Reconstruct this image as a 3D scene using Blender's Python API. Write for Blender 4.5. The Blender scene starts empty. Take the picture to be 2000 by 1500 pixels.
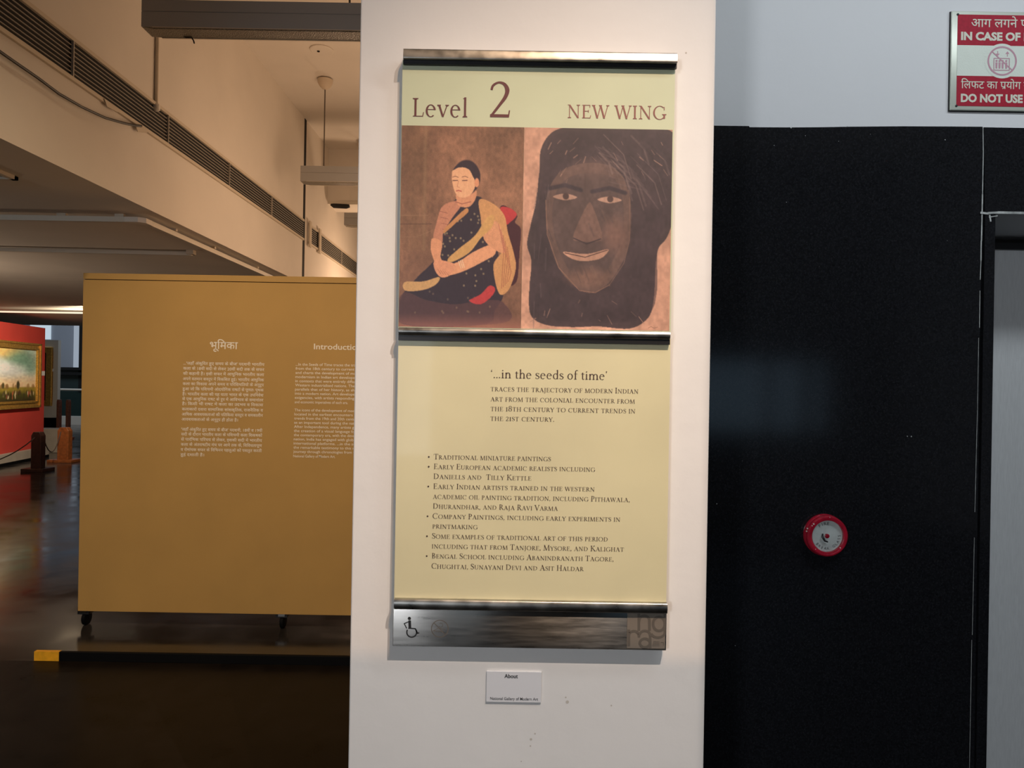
import bpy, bmesh, math, random
import numpy as np
from mathutils import Vector, Matrix
random.seed(7)
rng = np.random.default_rng(11)
SC = bpy.context.scene
COL = SC.collection
R = math.radians
CAM = Vector((0, 0, 1.55))
F = 1387.0
ROLL = R(0.95)
YP = 1.6          # front face of the pillar
YW = 2.0          # face of the lift wall

# ------------------------------------------------------------------ camera
cd = bpy.data.cameras.new('camera')
cam = bpy.data.objects.new('camera', cd)
COL.objects.link(cam)
cam.location = CAM
cam.rotation_euler = (R(90), -ROLL, 0)
cd.sensor_fit = 'HORIZONTAL'
cd.sensor_width = 36.0
cd.lens = 36.0 * F / 2000.0
cd.clip_start = 0.05
cd.clip_end = 100
SC.camera = cam

# ------------------------------------------------------------------ world, exposure
w = bpy.data.worlds.new('world')
SC.world = w
w.use_nodes = True
w.node_tree.nodes['Background'].inputs[0].default_value = (0.55, 0.62, 0.75, 1)
w.node_tree.nodes['Background'].inputs[1].default_value = 0.03
vs = SC.view_settings
vs.view_transform = 'Standard'
try:
    vs.look = 'None'
except Exception:
    pass
vs.exposure = 0.0
vs.gamma = 1.0
vs.use_curve_mapping = False

# ------------------------------------------------------------------ lights
def light(name, kind, loc, energy, color, target=None, **kw):
    ld = bpy.data.lights.new(name, kind)
    ld.energy = energy
    ld.color = color
    for k, v in kw.items():
        setattr(ld, k, v)
    o = bpy.data.objects.new(name, ld)
    COL.objects.link(o)
    o.location = loc
    if target is not None:
        d = Vector(target) - Vector(loc)
        o.rotation_euler = d.to_track_quat('-Z', 'Y').to_euler()
    return o

WARM = (1.0, 0.66, 0.42)
COOL = (0.88, 0.95, 1.0)
LAMP = Vector((0.95, -0.15, 4.10))
# spotlight on the sign (its beam is shaped by the lamp's own shutter, built below)
light('sign_spotlight', 'SPOT', LAMP, 385, (1.0, 0.86, 0.75), target=(-0.33, 1.6, 0.0), spot_size=R(53), spot_blend=1.0, shadow_soft_size=0.004)
LAMP2 = Vector((0.58, -0.15, 4.05))
light('amber_spotlight', 'SPOT', LAMP2, 175, (1.0, 0.60, 0.31), target=(-0.16, 1.6, 0.75), spot_size=R(56), spot_blend=1.0, shadow_soft_size=0.002)
# fluorescent batten in front of the lift wall
light('lift_batten', 'AREA', (1.75, 0.80, 3.2), 18, COOL, target=(1.9, 1.75, 1.3),
      shape='RECTANGLE', size=2.2, size_y=0.05)
# soft cool fill added behind the viewer, without a lamp of its own
light('lobby_fill', 'AREA', (-2.9, -5.1, 2.2), 185, (0.92, 0.95, 1.0), target=(0.6, 1.6, 1.5),
      shape='RECTANGLE', size=1.2, size_y=1.2)
# gallery lamps standing behind the pillar and overhead, and one added fill
light('gallery_uplight', 'POINT', (-0.75, 6.0, 2.6), 60, WARM, shadow_soft_size=0.8)
light('gallery_uplight_far', 'POINT', (-1.5, 9.6, 2.6), 55, WARM, shadow_soft_size=0.15)
light('panel_washer', 'SPOT', (-1.5, 0.9, 4.2), 430, (1.0, 0.76, 0.50), target=(-1.5, 4.4, 0.75), spot_size=R(58), spot_blend=0.9, shadow_soft_size=0.1)
light('red_wall_spot', 'SPOT', (-6.6, 11.0, 2.6), 300, (1.0, 0.80, 0.58), target=(-8.9, 12.6, 1.4),
      spot_size=R(80), spot_blend=0.6, shadow_soft_size=0.08)
light('left_gallery_fill', 'POINT', (-6.0, 6.5, 1.6), 40, (1.0, 0.76, 0.56), shadow_soft_size=0.2)  # added fill in mid-air to brighten the low ceiling, no fixture
light('atrium_daylight', 'AREA', (-13, 21, 6.5), 300, (0.72, 0.84, 1.0), target=(-13, 24, 1.0),
      shape='RECTANGLE', size=8, size_y=4)

# ------------------------------------------------------------------ geometry helpers
def P(px, py, Y):
    """World point at depth Y seen at pixel (px, py)."""
    dx, dy = px - 1000.0, py - 750.0
    c, s = math.cos(ROLL), math.sin(ROLL)
    x = dx * c + dy * s
    y = -dx * s + dy * c
    return Vector((x / F * Y, Y, 1.55 - y / F * Y))

def PX(px, py, X):
    p = P(px, py, 1.0)
    k = X / p.x
    return CAM + (p - CAM) * k

def lin(r, g, b):
    f = lambda v: (v / 255 / 12.92) if v / 255 <= 0.04045 else ((v / 255 + 0.055) / 1.055) ** 2.4
    return (f(r), f(g), f(b))

LIT = (0.93, 0.75, 0.60)
def lit(r, g, b):
    """Surface colour of a print seen as (r, g, b) under the warm spotlight."""
    c = lin(r, g, b)
    return tuple(min(0.9, c[i] / LIT[i]) for i in range(3))

class MB:
    def __init__(self):
        self.v, self.f = [], []

    def quad(self, pts):
        n = len(self.v)
        self.v += [Vector(p) for p in pts]
        self.f.append(list(range(n, n + len(pts))))
        return self

    def box(self, x0, x1, y0, y1, z0, z1):
        n = len(self.v)
        for x in (x0, x1):
            for y in (y0, y1):
                for z in (z0, z1):
                    self.v.append(Vector((x, y, z)))
        for q in ((0, 1, 3, 2), (4, 6, 7, 5), (0, 4, 5, 1), (2, 3, 7, 6), (0, 2, 6, 4), (1, 5, 7, 3)):
            self.f.append([n + i for i in q])
        return self

    def prism_x(self, prof, x0, x1):
        """prof: (y, z) loop, extruded along x."""
        n, k = len(self.v), len(prof)
        for x in (x0, x1):
            self.v += [Vector((x, y, z)) for y, z in prof]
        self.f.append([n + i for i in range(k)][::-1])
        self.f.append([n + k + i for i in range(k)])
        for i in range(k):
            j = (i + 1) % k
            self.f.append([n + i, n + j, n + k + j, n + k + i])
        return self

    def prism_y(self, prof, y0, y1):
        """prof: (x, z) loop, extruded along y."""
        n, k = len(self.v), len(prof)
        for y in (y0, y1):
            self.v += [Vector((x, y, z)) for x, z in prof]
        self.f.append([n + i for i in range(k)])
        self.f.append([n + k + i for i in range(k)][::-1])
        for i in range(k):
            j = (i + 1) % k
            self.f.append([n + i, n + k + i, n + k + j, n + j])
        return self

    def hull_prism(self, pts, off):
        """polygon pts extruded by the vector off."""
        n, k = len(self.v), len(pts)
        self.v += [Vector(p) for p in pts] + [Vector(p) + Vector(off) for p in pts]
        self.f.append([n + i for i in range(k)])
        self.f.append([n + k + i for i in range(k)][::-1])
        for i in range(k):
            j = (i + 1) % k
            self.f.append([n + i, n + k + i, n + k + j, n + j])
        return self

    def tube(self, pts, r, seg=8, cap=True):
        pts = [Vector(p) for p in pts]
        rs = r if isinstance(r, (list, tuple)) else [r] * len(pts)
        n = len(self.v)
        up = None
        for i, p in enumerate(pts):
            t = (pts[min(i + 1, len(pts) - 1)] - pts[max(i - 1, 0)]).normalized()
            if up is None:
                a = Vector((0, 0, 1)) if abs(t.z) < 0.9 else Vector((1, 0, 0))
                up = (a - t * a.dot(t)).normalized()
            else:
                up = (up - t * up.dot(t)).normalized()
            b = t.cross(up)
            for k in range(seg):
                an = 2 * math.pi * k / seg
                self.v.append(p + (up * math.cos(an) + b * math.sin(an)) * rs[i])
        for i in range(len(pts) - 1):
            for k in range(seg):
                k2 = (k + 1) % seg
                a = n + i * seg
                self.f.append([a + k, a + k2, a + seg + k2, a + seg + k])
        if cap:
            self.f.append([n + k for k in range(seg)][::-1])
            e = n + (len(pts) - 1) * seg
            self.f.append([e + k for k in range(seg)])
        return self

    def lathe(self, c, axis, prof, seg=48):
        """prof: (radius, distance along axis) from centre c."""
        c, axis = Vector(c), Vector(axis).normalized()
        a = Vector((0, 0, 1)) if abs(axis.z) < 0.9 else Vector((1, 0, 0))
        u = (a - axis * a.dot(axis)).normalized()
        b = axis.cross(u)
        n = len(self.v)
        for r, d in prof:
            for k in range(seg):
                an = 2 * math.pi * k / seg
                self.v.append(c + axis * d + (u * math.cos(an) + b * math.sin(an)) * r)
        for i in range(len(prof) - 1):
            for k in range(seg):
                k2 = (k + 1) % seg
                q = n + i * seg
                self.f.append([q + k, q + k2, q + seg + k2, q + seg + k])
        if prof[0][0] > 1e-6:
            self.f.append([n + k for k in range(seg)][::-1])
        if prof[-1][0] > 1e-6:
            e = n + (len(prof) - 1) * seg
            self.f.append([e + k for k in range(seg)])
        return self

    def build(self, name, m, parent=None, smooth=False, bevel=0.0, flip=True, base=None):
        me = bpy.data.meshes.new(name)
        off = Vector((0, 0, 0))
        o = bpy.data.objects.new(name, me)
        COL.objects.link(o)
        if parent is not None:
            o.parent = parent
            r = parent
            while r is not None:
                off += r.location
                r = r.parent
        else:
            xs = [v.x for v in self.v]; ys = [v.y for v in self.v]; zs = [v.z for v in self.v]
            off = Vector(base) if base is not None else Vector(((min(xs) + max(xs)) / 2, (min(ys) + max(ys)) / 2, min(zs)))
            o.location = off
        me.from_pydata([v - off for v in self.v], [], self.f)
        me.materials.append(m)
        if flip:
            bm = bmesh.new()
            bm.from_mesh(me)
            bmesh.ops.recalc_face_normals(bm, faces=bm.faces)
            if bevel > 0:
                bmesh.ops.remove_doubles(bm, verts=bm.verts, dist=1e-6)
                es = [e for e in bm.edges if len(e.link_faces) == 2 and e.calc_face_angle() > 0.5]
                bmesh.ops.bevel(bm, geom=es, offset=bevel, segments=3, profile=0.5, affect='EDGES')
            bm.to_mesh(me)
            bm.free()
        if smooth:
            for p in me.polygons:
                p.use_smooth = True
            me.set_sharp_from_angle(angle=R(40))
        return o

def tag(o, label=None, cat=None, group=None, kind=None):
    if label: o['label'] = label
    if cat: o['category'] = cat
    if group: o['group'] = group
    if kind: o['kind'] = kind
    return o

def thing(name, label, cat, loc, group=None):
    o = bpy.data.objects.new(name, None)
    o.empty_display_size = 0.1
    COL.objects.link(o)
    o.location = loc
    return tag(o, label, cat, group)

def struct(mb, name, m, label=None, **kw):
    o = mb.build(name, m, **kw)
    return tag(o, label, 'structure', kind='structure')

def copy_tree(o, parent=None):
    c = o.copy()
    COL.objects.link(c)
    c.parent = parent
    for ch in list(o.children):
        copy_tree(ch, c)
    return c

# ------------------------------------------------------------------ materials
def mat(name, col, rough=0.6, metal=0.0, var=0.0, scale=6.0, stretch=(1, 1, 1), bump=0.0, bscale=80.0,
        coat=0.0, spec=0.5, emit=None, estr=0.0, rvar=0.0):
    m = bpy.data.materials.new(name)
    m.use_nodes = True
    nt = m.node_tree
    b = nt.nodes['Principled BSDF']
    b.inputs['Base Color'].default_value = (*col, 1)
    b.inputs['Roughness'].default_value = rough
    b.inputs['Metallic'].default_value = metal
    b.inputs['Coat Weight'].default_value = coat
    b.inputs['Coat Roughness'].default_value = 0.05
    b.inputs['Specular IOR Level'].default_value = spec
    if emit:
        b.inputs['Emission Color'].default_value = (*emit, 1)
        b.inputs['Emission Strength'].default_value = estr
    tc = mp = None
    if var or bump or rvar:
        tc = nt.nodes.new('ShaderNodeTexCoord')
        mp = nt.nodes.new('ShaderNodeMapping')
        mp.inputs['Scale'].default_value = stretch
        nt.links.new(tc.outputs['Object'], mp.inputs['Vector'])
    if var or rvar:
        n = nt.nodes.new('ShaderNodeTexNoise')
        n.inputs['Scale'].default_value = scale
        n.inputs['Detail'].default_value = 5
        nt.links.new(mp.outputs['Vector'], n.inputs['Vector'])
        if var:
            cr = nt.nodes.new('ShaderNodeValToRGB')
            cr.color_ramp.elements[0].position = 0.3
            cr.color_ramp.elements[1].position = 0.7
            cr.color_ramp.elements[0].color = (*[c * (1 - var) for c in col], 1)
            cr.color_ramp.elements[1].color = (*[min(1, c * (1 + var)) for c in col], 1)
            nt.links.new(n.outputs['Fac'], cr.inputs['Fac'])
            nt.links.new(cr.outputs['Color'], b.inputs['Base Color'])
        if rvar:
            mr = nt.nodes.new('ShaderNodeMapRange')
            mr.inputs['From Min'].default_value = 0.3
            mr.inputs['From Max'].default_value = 0.7
            mr.inputs['To Min'].default_value = max(0, rough - rvar)
            mr.inputs['To Max'].default_value = rough + rvar
            nt.links.new(n.outputs['Fac'], mr.inputs['Value'])
            nt.links.new(mr.outputs['Result'], b.inputs['Roughness'])
    if bump:
        n2 = nt.nodes.new('ShaderNodeTexNoise')
        n2.inputs['Scale'].default_value = bscale
        n2.inputs['Detail'].default_value = 3
        nt.links.new(mp.outputs['Vector'], n2.inputs['Vector'])
        bp = nt.nodes.new('ShaderNodeBump')
        bp.inputs['Strength'].default_value = bump
        bp.inputs['Distance'].default_value = 0.01
        nt.links.new(n2.outputs['Fac'], bp.inputs['Height'])
        nt.links.new(bp.outputs['Normal'], b.inputs['Normal'])
    return m

def vcol_mat(name, rough=0.5, coat=0.0):
    m = bpy.data.materials.new(name)
    m.use_nodes = True
    nt = m.node_tree
    b = nt.nodes['Principled BSDF']
    a = nt.nodes.new('ShaderNodeVertexColor')
    a.layer_name = 'paint'
    nt.links.new(a.outputs['Color'], b.inputs['Base Color'])
    b.inputs['Roughness'].default_value = rough
    b.inputs['Coat Weight'].default_value = coat
    return m

def pane_mat(name, tint=(1, 1, 1), rough=0.03, ior=1.45):
    m = bpy.data.materials.new(name)
    m.use_nodes = True
    nt = m.node_tree
    nt.nodes.remove(nt.nodes['Principled BSDF'])
    out = nt.nodes['Material Output']
    t = nt.nodes.new('ShaderNodeBsdfTransparent')
    t.inputs[0].default_value = (*tint, 1)
    g = nt.nodes.new('ShaderNodeBsdfGlossy')
    g.inputs['Roughness'].default_value = rough
    fr = nt.nodes.new('ShaderNodeFresnel')
    fr.inputs['IOR'].default_value = ior
    mx = nt.nodes.new('ShaderNodeMixShader')
    ge = nt.nodes.new('ShaderNodeNewGeometry')      # reflect on the outer faces only
    sub = nt.nodes.new('ShaderNodeMath'); sub.operation = 'SUBTRACT'
    sub.inputs[0].default_value = 1.0
    mu = nt.nodes.new('ShaderNodeMath'); mu.operation = 'MULTIPLY'
    nt.links.new(ge.outputs['Backfacing'], sub.inputs[1])
    nt.links.new(sub.outputs[0], mu.inputs[0])
    nt.links.new(fr.outputs[0], mu.inputs[1])
    nt.links.new(mu.outputs[0], mx.inputs[0])
    nt.links.new(t.outputs[0], mx.inputs[1])
    nt.links.new(g.outputs[0], mx.inputs[2])
    nt.links.new(mx.outputs[0], out.inputs['Surface'])
    return m

M = {}
M['pillar'] = mat('pillar_paint', (0.80, 0.775, 0.75), 0.7, var=0.025, scale=3, bump=0.08, bscale=25)
M['liftwall'] = mat('lift_wall_paint', (0.72, 0.73, 0.745), 0.65, var=0.02, scale=3, bump=0.05, bscale=40)
M['plaster'] = mat('gallery_plaster', (0.72, 0.66, 0.58), 0.85, var=0.04, scale=2, bump=0.05, bscale=30)
M['lobby'] = mat('lobby_paint', (0.30, 0.30, 0.31), 0.8)
M['granite'] = mat('black_granite', (0.010, 0.0105, 0.0125), 0.11, var=0.5, scale=220, spec=0.5)
M['grout'] = mat('white_grout', (0.42, 0.44, 0.43), 0.8, var=0.4, scale=40)
M['floorstone'] = mat('polished_dark_stone', (0.030, 0.026, 0.024), 0.16, var=0.5, scale=3, bump=0.04, bscale=9, rvar=0.07)
M['carpet'] = mat('dark_satin_stone', (0.010, 0.0075, 0.006), 0.32, var=0.3, scale=8, bump=0.03, bscale=12, rvar=0.05, spec=0.07)
M['steel'] = mat('brushed_steel', (0.31, 0.30, 0.285), 0.31, metal=1.0, var=0.07, scale=14, stretch=(1, 1, 9), rvar=0.05)
M['steelrail'] = mat('satin_steel_rail', (0.40, 0.39, 0.37), 0.33, metal=1.0, var=0.2, scale=26, rvar=0.06)
def brushed(m, amount, direction):
    nt = m.node_tree
    b = nt.nodes['Principled BSDF']
    b.inputs['Anisotropic'].default_value = amount
    c = nt.nodes.new('ShaderNodeCombineXYZ')
    for i in range(3):
        c.inputs[i].default_value = direction[i]
    nt.links.new(c.outputs[0], b.inputs['Tangent'])
brushed(M['steel'], 0.9, (0, 0, 1))
M['steeldoor'] = mat('lift_door_steel', (0.62, 0.64, 0.65), 0.6, metal=0.1, var=0.05, scale=30, stretch=(8, 1, 1))
M['cream_top'] = mat('cream_print', lit(203, 189, 146), 0.5, var=0.05, scale=5)
M['cream_low'] = mat('sand_print', lit(222, 194, 144), 0.5, var=0.07, scale=3.2)
M['maroon'] = mat('maroon_ink', lit(104, 50, 46), 0.6)
M['maroon_l'] = mat('red_brown_ink', lit(142, 78, 66), 0.6)
M['ink'] = mat('dark_brown_ink', lit(74, 48, 38), 0.6)
M['black'] = mat('black_ink', (0.012, 0.012, 0.013), 0.5)
M['acrylic'] = pane_mat('clear_acrylic', (0.985, 0.985, 0.98), 0.05)
M['etch'] = mat('etched_steel', (0.13, 0.11, 0.09), 0.6, metal=0.2)
M['etch_l'] = mat('frosted_steel', (0.22, 0.185, 0.15), 0.6, metal=0.2)
M['card'] = mat('white_card', (0.74, 0.73, 0.745), 0.6)
M['cardink'] = mat('card_ink', (0.05, 0.05, 0.055), 0.7)
M['red_enamel'] = mat('red_enamel', (0.42, 0.010, 0.030), 0.22, coat=0.4, var=0.2, scale=60)
M['chip'] = mat('chipped_white', (0.75, 0.66, 0.6), 0.6)
M['dial'] = mat('silver_dial', (0.62, 0.65, 0.63), 0.45, var=0.15, scale=30)
M['glass'] = pane_mat('call_point_glass', (0.97, 0.98, 0.98), 0.02)
M['dark_metal'] = mat('dark_metal', (0.03, 0.03, 0.032), 0.4, metal=0.6)
M['sign_red'] = mat('fire_sign_red', (0.38, 0.008, 0.030), 0.45, var=0.12, scale=120, spec=0.15)
M['sign_white'] = mat('fire_sign_white', (0.62, 0.68, 0.60), 0.3, bump=0.1, bscale=400)
M['sign_rim'] = mat('fire_sign_rim', (0.56, 0.60, 0.52), 0.35, metal=0.3)
M['sign_let'] = mat('fire_sign_letters', (0.66, 0.66, 0.55), 0.5)
M['sign_pink'] = mat('fire_sign_pictogram', (0.50, 0.26, 0.33), 0.5)
M['ochre'] = mat('ochre_board', (0.47, 0.27, 0.072), 0.7, var=0.05, scale=3, bump=0.05, bscale=200)
M['ochre_text'] = mat('pale_lettering', (0.86, 0.76, 0.62), 0.7)
M['kerb'] = mat('black_kerb', (0.003, 0.003, 0.0035), 0.7, spec=0.1)
M['tape'] = mat('yellow_tape', (0.85, 0.40, 0.01), 0.5, var=0.15, scale=30)
M['lum'] = mat('grey_luminaire', (0.36, 0.35, 0.335), 0.5)
M['lumdiff'] = mat('prismatic_diffuser', (0.22, 0.19, 0.14), 0.28, var=0.4, scale=120, bump=0.8, bscale=140)
M['wire'] = mat('suspension_wire', (0.10, 0.08, 0.06), 0.5)
M['canopy'] = mat('cream_canopy', (0.62, 0.52, 0.40), 0.6)
M['slat'] = mat('grille_slat', (0.40, 0.36, 0.31), 0.5)
M['gap'] = mat('dark_recess', (0.010, 0.009, 0.008), 0.9)
M['trim'] = mat('cream_trim', (0.60, 0.52, 0.41), 0.7)
M['cable'] = mat('black_cable', (0.012, 0.011, 0.010), 0.5)
M['track'] = mat('white_track', (0.66, 0.60, 0.50), 0.5)
M['redwall'] = mat('red_board', (0.50, 0.050, 0.038), 0.7, var=0.06, scale=3)
M['gold'] = mat('gilt_frame', (0.55, 0.32, 0.07), 0.35, metal=0.6, var=0.35, scale=40, bump=0.5, bscale=60)
M['whiteboard'] = mat('white_board', (0.62, 0.58, 0.50), 0.8)
M['post'] = mat('dark_wood', (0.045, 0.020, 0.014), 0.4, var=0.3, scale=20)
M['postlight'] = mat('orange_wood', (0.19, 0.062, 0.017), 0.4, var=0.3, scale=20)
M['postmid'] = mat('reddish_wood', (0.16, 0.06, 0.04), 0.5, var=0.3, scale=20)
M['rope'] = mat('rope', (0.05, 0.035, 0.03), 0.9)
M['bluewall'] = mat('atrium_paint', (0.40, 0.42, 0.46), 0.8)
M['darkglass'] = mat('dark_green_wall', (0.035, 0.055, 0.052), 0.35)
M['railglass'] = pane_mat('railing_glass', (0.80, 0.88, 0.86), 0.05)
M['daylit'] = mat('daylit_window', (0.1, 0.1, 0.1), 0.5, emit=(0.72, 0.88, 1.0), estr=0.65)
M['dimlit'] = mat('dim_window', (0.1, 0.1, 0.1), 0.5, emit=(0.72, 0.84, 1.0), estr=0.38)
M['plinth'] = mat('grey_plinth', (0.34, 0.31, 0.27), 0.8, var=0.08)
M['lobbywin'] = mat('lobby_window', (0.02, 0.02, 0.02), 0.5, emit=(0.50, 0.75, 1.0), estr=0.6)
M['lobbywin_fill'] = mat('bright_window_and_fill_pane', (0.02, 0.02, 0.02), 0.5, emit=(0.78, 0.90, 1.0), estr=1.6)
M['cove'] = mat('cove_tube', (0.1, 0.1, 0.1), 0.5, emit=(1.0, 0.84, 0.60), estr=0.9)
M['tubeon'] = mat('lit_tube', (0.1, 0.1, 0.1), 0.5, emit=(0.85, 0.93, 1.0), estr=1.5)
M['lampbody'] = mat('lamp_black', (0.02, 0.02, 0.02), 0.6)
M['dust'] = mat('grey_dust', (0.25, 0.22, 0.18), 0.9)
M['stain'] = mat('wall_smudge', (0.56, 0.51, 0.45), 0.8)

# ------------------------------------------------------------------ lettering: a bookish serif face drawn from strokes
T, HN = 0.105, 0.042
def _V(x, y0, y1, w=T): return [(x - w / 2, y0), (x + w / 2, y0), (x + w / 2, y1), (x - w / 2, y1)]
def _H(x0, x1, y, t=HN): return [(x0, y), (x1, y), (x1, y + t), (x0, y + t)]
def _D(x0, y0, x1, y1, w): return [(x0 - w / 2, y0), (x0 + w / 2, y0), (x1 + w / 2, y1), (x1 - w / 2, y1)]
def _S(x, y, hw, d=1, w=T):
    t, br = 0.032 * d, 0.085 * d
    return [(x - hw, y), (x + hw, y), (x + hw, y + t), (x + w / 2, y + br), (x - w / 2, y + br), (x - hw, y + t)]
def _E(cx, cy, rx, ry, a0, a1, tx=T, ty=HN):
    n = max(8, int(abs(a1 - a0) / 10))
    out = []
    for i in range(n):
        A, B = R(a0 + (a1 - a0) * i / n), R(a0 + (a1 - a0) * (i + 1) / n)
        q = lambda a, k: (cx + (rx - k * tx) * math.cos(a), cy + (ry - k * ty) * math.sin(a))
        out.append([q(A, 0), q(B, 0), q(B, 1), q(A, 1)])
    return out
def _PATH(pts, ws):
    P2 = [Vector(p) for p in pts]
    fine, fw = [], []
    n = len(P2)
    for i in range(n - 1):
        p0, p1, p2, p3 = P2[max(0, i - 1)], P2[i], P2[i + 1], P2[min(n - 1, i + 2)]
        for k in range(4):
            t = k / 4
            fine.append(0.5 * ((2 * p1) + (p2 - p0) * t + (2 * p0 - 5 * p1 + 4 * p2 - p3) * t * t + (3 * p1 - p0 - 3 * p2 + p3) * t ** 3))
            fw.append(ws[i] + (ws[i + 1] - ws[i]) * t)
    fine.append(P2[-1]); fw.append(ws[-1])
    L, Rr = [], []
    for i, p in enumerate(fine):
        d = (fine[min(i + 1, len(fine) - 1)] - fine[max(0, i - 1)]).normalized()
        nn = Vector((-d.y, d.x)) * fw[i] / 2
        L.append(p + nn); Rr.append(p - nn)
    return [[tuple(L[i]), tuple(L[i + 1]), tuple(Rr[i + 1]), tuple(Rr[i])] for i in range(len(fine) - 1)]
def _dot(x, y, r): return [[(x + r * math.cos(a), y + r * math.sin(a)) for a in [k * math.pi / 5 for k in range(10)]]]
_SP = [(.44, .84), (.37, .95), (.26, .99), (.13, .93), (.085, .80), (.14, .66), (.28, .53), (.41, .41), (.46, .27), (.41, .10), (.28, .012), (.16, .03), (.07, .15)]
_SW = [.035, .045, .05, .065, .085, .095, .105, .10, .09, .065, .05, .045, .035]
_2P = [(.07, .77), (.11, .90), (.24, .985), (.38, .94), (.455, .78), (.41, .58), (.28, .36), (.08, .05)]
_2W = [.055, .06, .055, .08, .105, .09, .07, .055]
def sc(polys, sx, sy, dx=0, dy=0): return [[(x * sx + dx, y * sy + dy) for x, y in p] for p in polys]
h2 = HN * 1.25
G = {}
G['A'] = ([_D(.13, 0, .385, 1, h2), _D(.66, 0, .37, 1.0, T * 1.15), _H(.22, .55, .33), _S(.12, 0, .12, 1, HN), _S(.66, 0, .14)], .78)
G['B'] = ([_V(.17, 0, 1), _H(.06, .26, 0), _H(.06, .26, 1 - HN), _H(.17, .27, .515)] + _E(.23, .76, .27, .24, -90, 90) + _E(.23, .265, .34, .265, -90, 90), .62)
G['C'] = (_E(.45, .5, .41, .52, 48, 312) + [_V(.735, .70, .94, HN)], .80)
G['D'] = ([_V(.17, 0, 1), _H(.06, .30, 0), _H(.06, .30, 1 - HN)] + _E(.29, .5, .49, .5, -90, 90), .84)
G['E'] = ([_V(.17, 0, 1), _H(.06, .55, 1 - HN), _H(.17, .46, .51), _H(.06, .58, 0), _V(.54, .80, 1, HN), _V(.45, .43, .62, HN), _D(.56, 0, .60, .22, HN)], .64)
G['F'] = ([_V(.17, 0, 1), _H(.06, .54, 1 - HN), _H(.17, .45, .49), _S(.17, 0, .14), _V(.53, .80, 1, HN), _V(.44, .41, .60, HN)], .58)
G['G'] = (_E(.45, .5, .41, .52, 48, 318) + [_V(.735, .70, .94, HN), _V(.74, .06, .40), _S(.74, .40, .14, -1)], .86)
G['H'] = ([_V(.17, 0, 1), _V(.67, 0, 1), _H(.17, .67, .49), _S(.17, 0, .13), _S(.67, 0, .13), _S(.17, 1, .13, -1), _S(.67, 1, .13, -1)], .84)
G['I'] = ([_V(.17, 0, 1), _S(.17, 0, .13), _S(.17, 1, .13, -1)], .34)
G['J'] = ([_V(.19, -.05, 1), _S(.19, 1, .13, -1)] + _PATH([(.19, 0), (.185, -.14), (.12, -.24), (.0, -.26)], [T, .09, .06, .04]), .36)
G['K'] = ([_V(.17, 0, 1), _D(.20, .43, .56, 1, h2), _D(.68, 0, .32, .58, T), _S(.17, 0, .13), _S(.17, 1, .13, -1), _S(.67, 0, .13), _S(.57, 1, .12, -1, HN)], .76)
G['L'] = ([_V(.17, 0, 1), _S(.17, 1, .14, -1), _H(.05, .55, 0), _D(.53, 0, .575, .24, HN)], .60)
G['M'] = ([_D(.13, 0, .17, 1, h2), _D(.47, 0, .18, 1, T), _D(.47, 0, .78, 1, h2), _D(.84, 0, .79, 1, T), _S(.13, 0, .11, 1, HN), _S(.84, 0, .13), _H(.06, .18, 1 - .032, .032), _H(.78, .90, 1 - .032, .032)], .97)
G['N'] = ([_V(.15, 0, 1, HN), _D(.70, 0, .14, 1, T * 1.05), _V(.70, 0, 1, HN), _S(.15, 0, .11, 1, HN), _S(.70, 1, .11, -1, HN), _H(.03, .15, 1 - .032, .032)], .84)
G['O'] = (_E(.45, .5, .42, .52, 0, 360), .90)
G['P'] = ([_V(.17, 0, 1), _S(.17, 0, .14), _H(.06, .26, 1 - HN), _H(.17, .27, .45)] + _E(.24, .725, .31, .275, -90, 90), .59)
G['R'] = ([_V(.17, 0, 1), _S(.17, 0, .13), _H(.06, .26, 1 - HN), _H(.17, .27, .47), _D(.66, 0, .30, .50, T)] + _E(.24, .735, .29, .265, -90, 90) + [_H(.60, .74, 0, .032)], .70)
G['S'] = (_PATH(_SP, _SW) + [_V(.445, .76, .97, HN), _V(.065, .03, .25, HN)], .52)
G['T'] = ([_V(.35, 0, 1), _S(.35, 0, .14), _H(.04, .66, 1 - HN), _D(.04, .76, .06, 1, HN), _D(.66, .76, .64, 1, HN)], .70)
G['U'] = ([_V(.16, .34, 1), _V(.66, .34, 1, HN), _S(.16, 1, .13, -1), _S(.66, 1, .12, -1, HN)] + _E(.395, .34, .285, .36, 180, 360, T * .8, HN * 1.2), .80)
G['V'] = ([_D(.38, 0, .10, 1, T), _D(.38, 0, .64, 1, h2), _S(.10, 1, .12, -1), _S(.64, 1, .11, -1, HN)], .73)
G['W'] = ([_D(.33, 0, .09, 1, T), _D(.33, 0, .53, 1, h2), _D(.76, 0, .52, 1, T), _D(.76, 0, .98, 1, h2), _S(.09, 1, .11, -1), _S(.98, 1, .10, -1, HN), _S(.52, 1, .10, -1)], 1.06)
G['X'] = ([_D(.64, 0, .14, 1, T), _D(.12, 0, .60, 1, h2), _S(.12, 0, .11, 1, HN), _S(.63, 0, .13), _S(.14, 1, .13, -1), _S(.60, 1, .11, -1, HN)], .74)
G['Y'] = ([_D(.36, .46, .08, 1, T), _D(.36, .46, .62, 1, h2), _V(.36, 0, .50), _S(.36, 0, .14), _S(.09, 1, .12, -1), _S(.61, 1, .11, -1, HN)], .70)
e_ = 0.66
G['e'] = (_E(.29, .325, .25, .345, 8, 312, T * .95, HN) + [_H(.06, .52, .38, .036)], .58)
G['v'] = ([_D(.28, 0, .08, e_, T * .95), _D(.28, 0, .48, e_, h2), _S(.08, e_, .09, -1), _S(.48, e_, .09, -1, HN)], .56)
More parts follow.
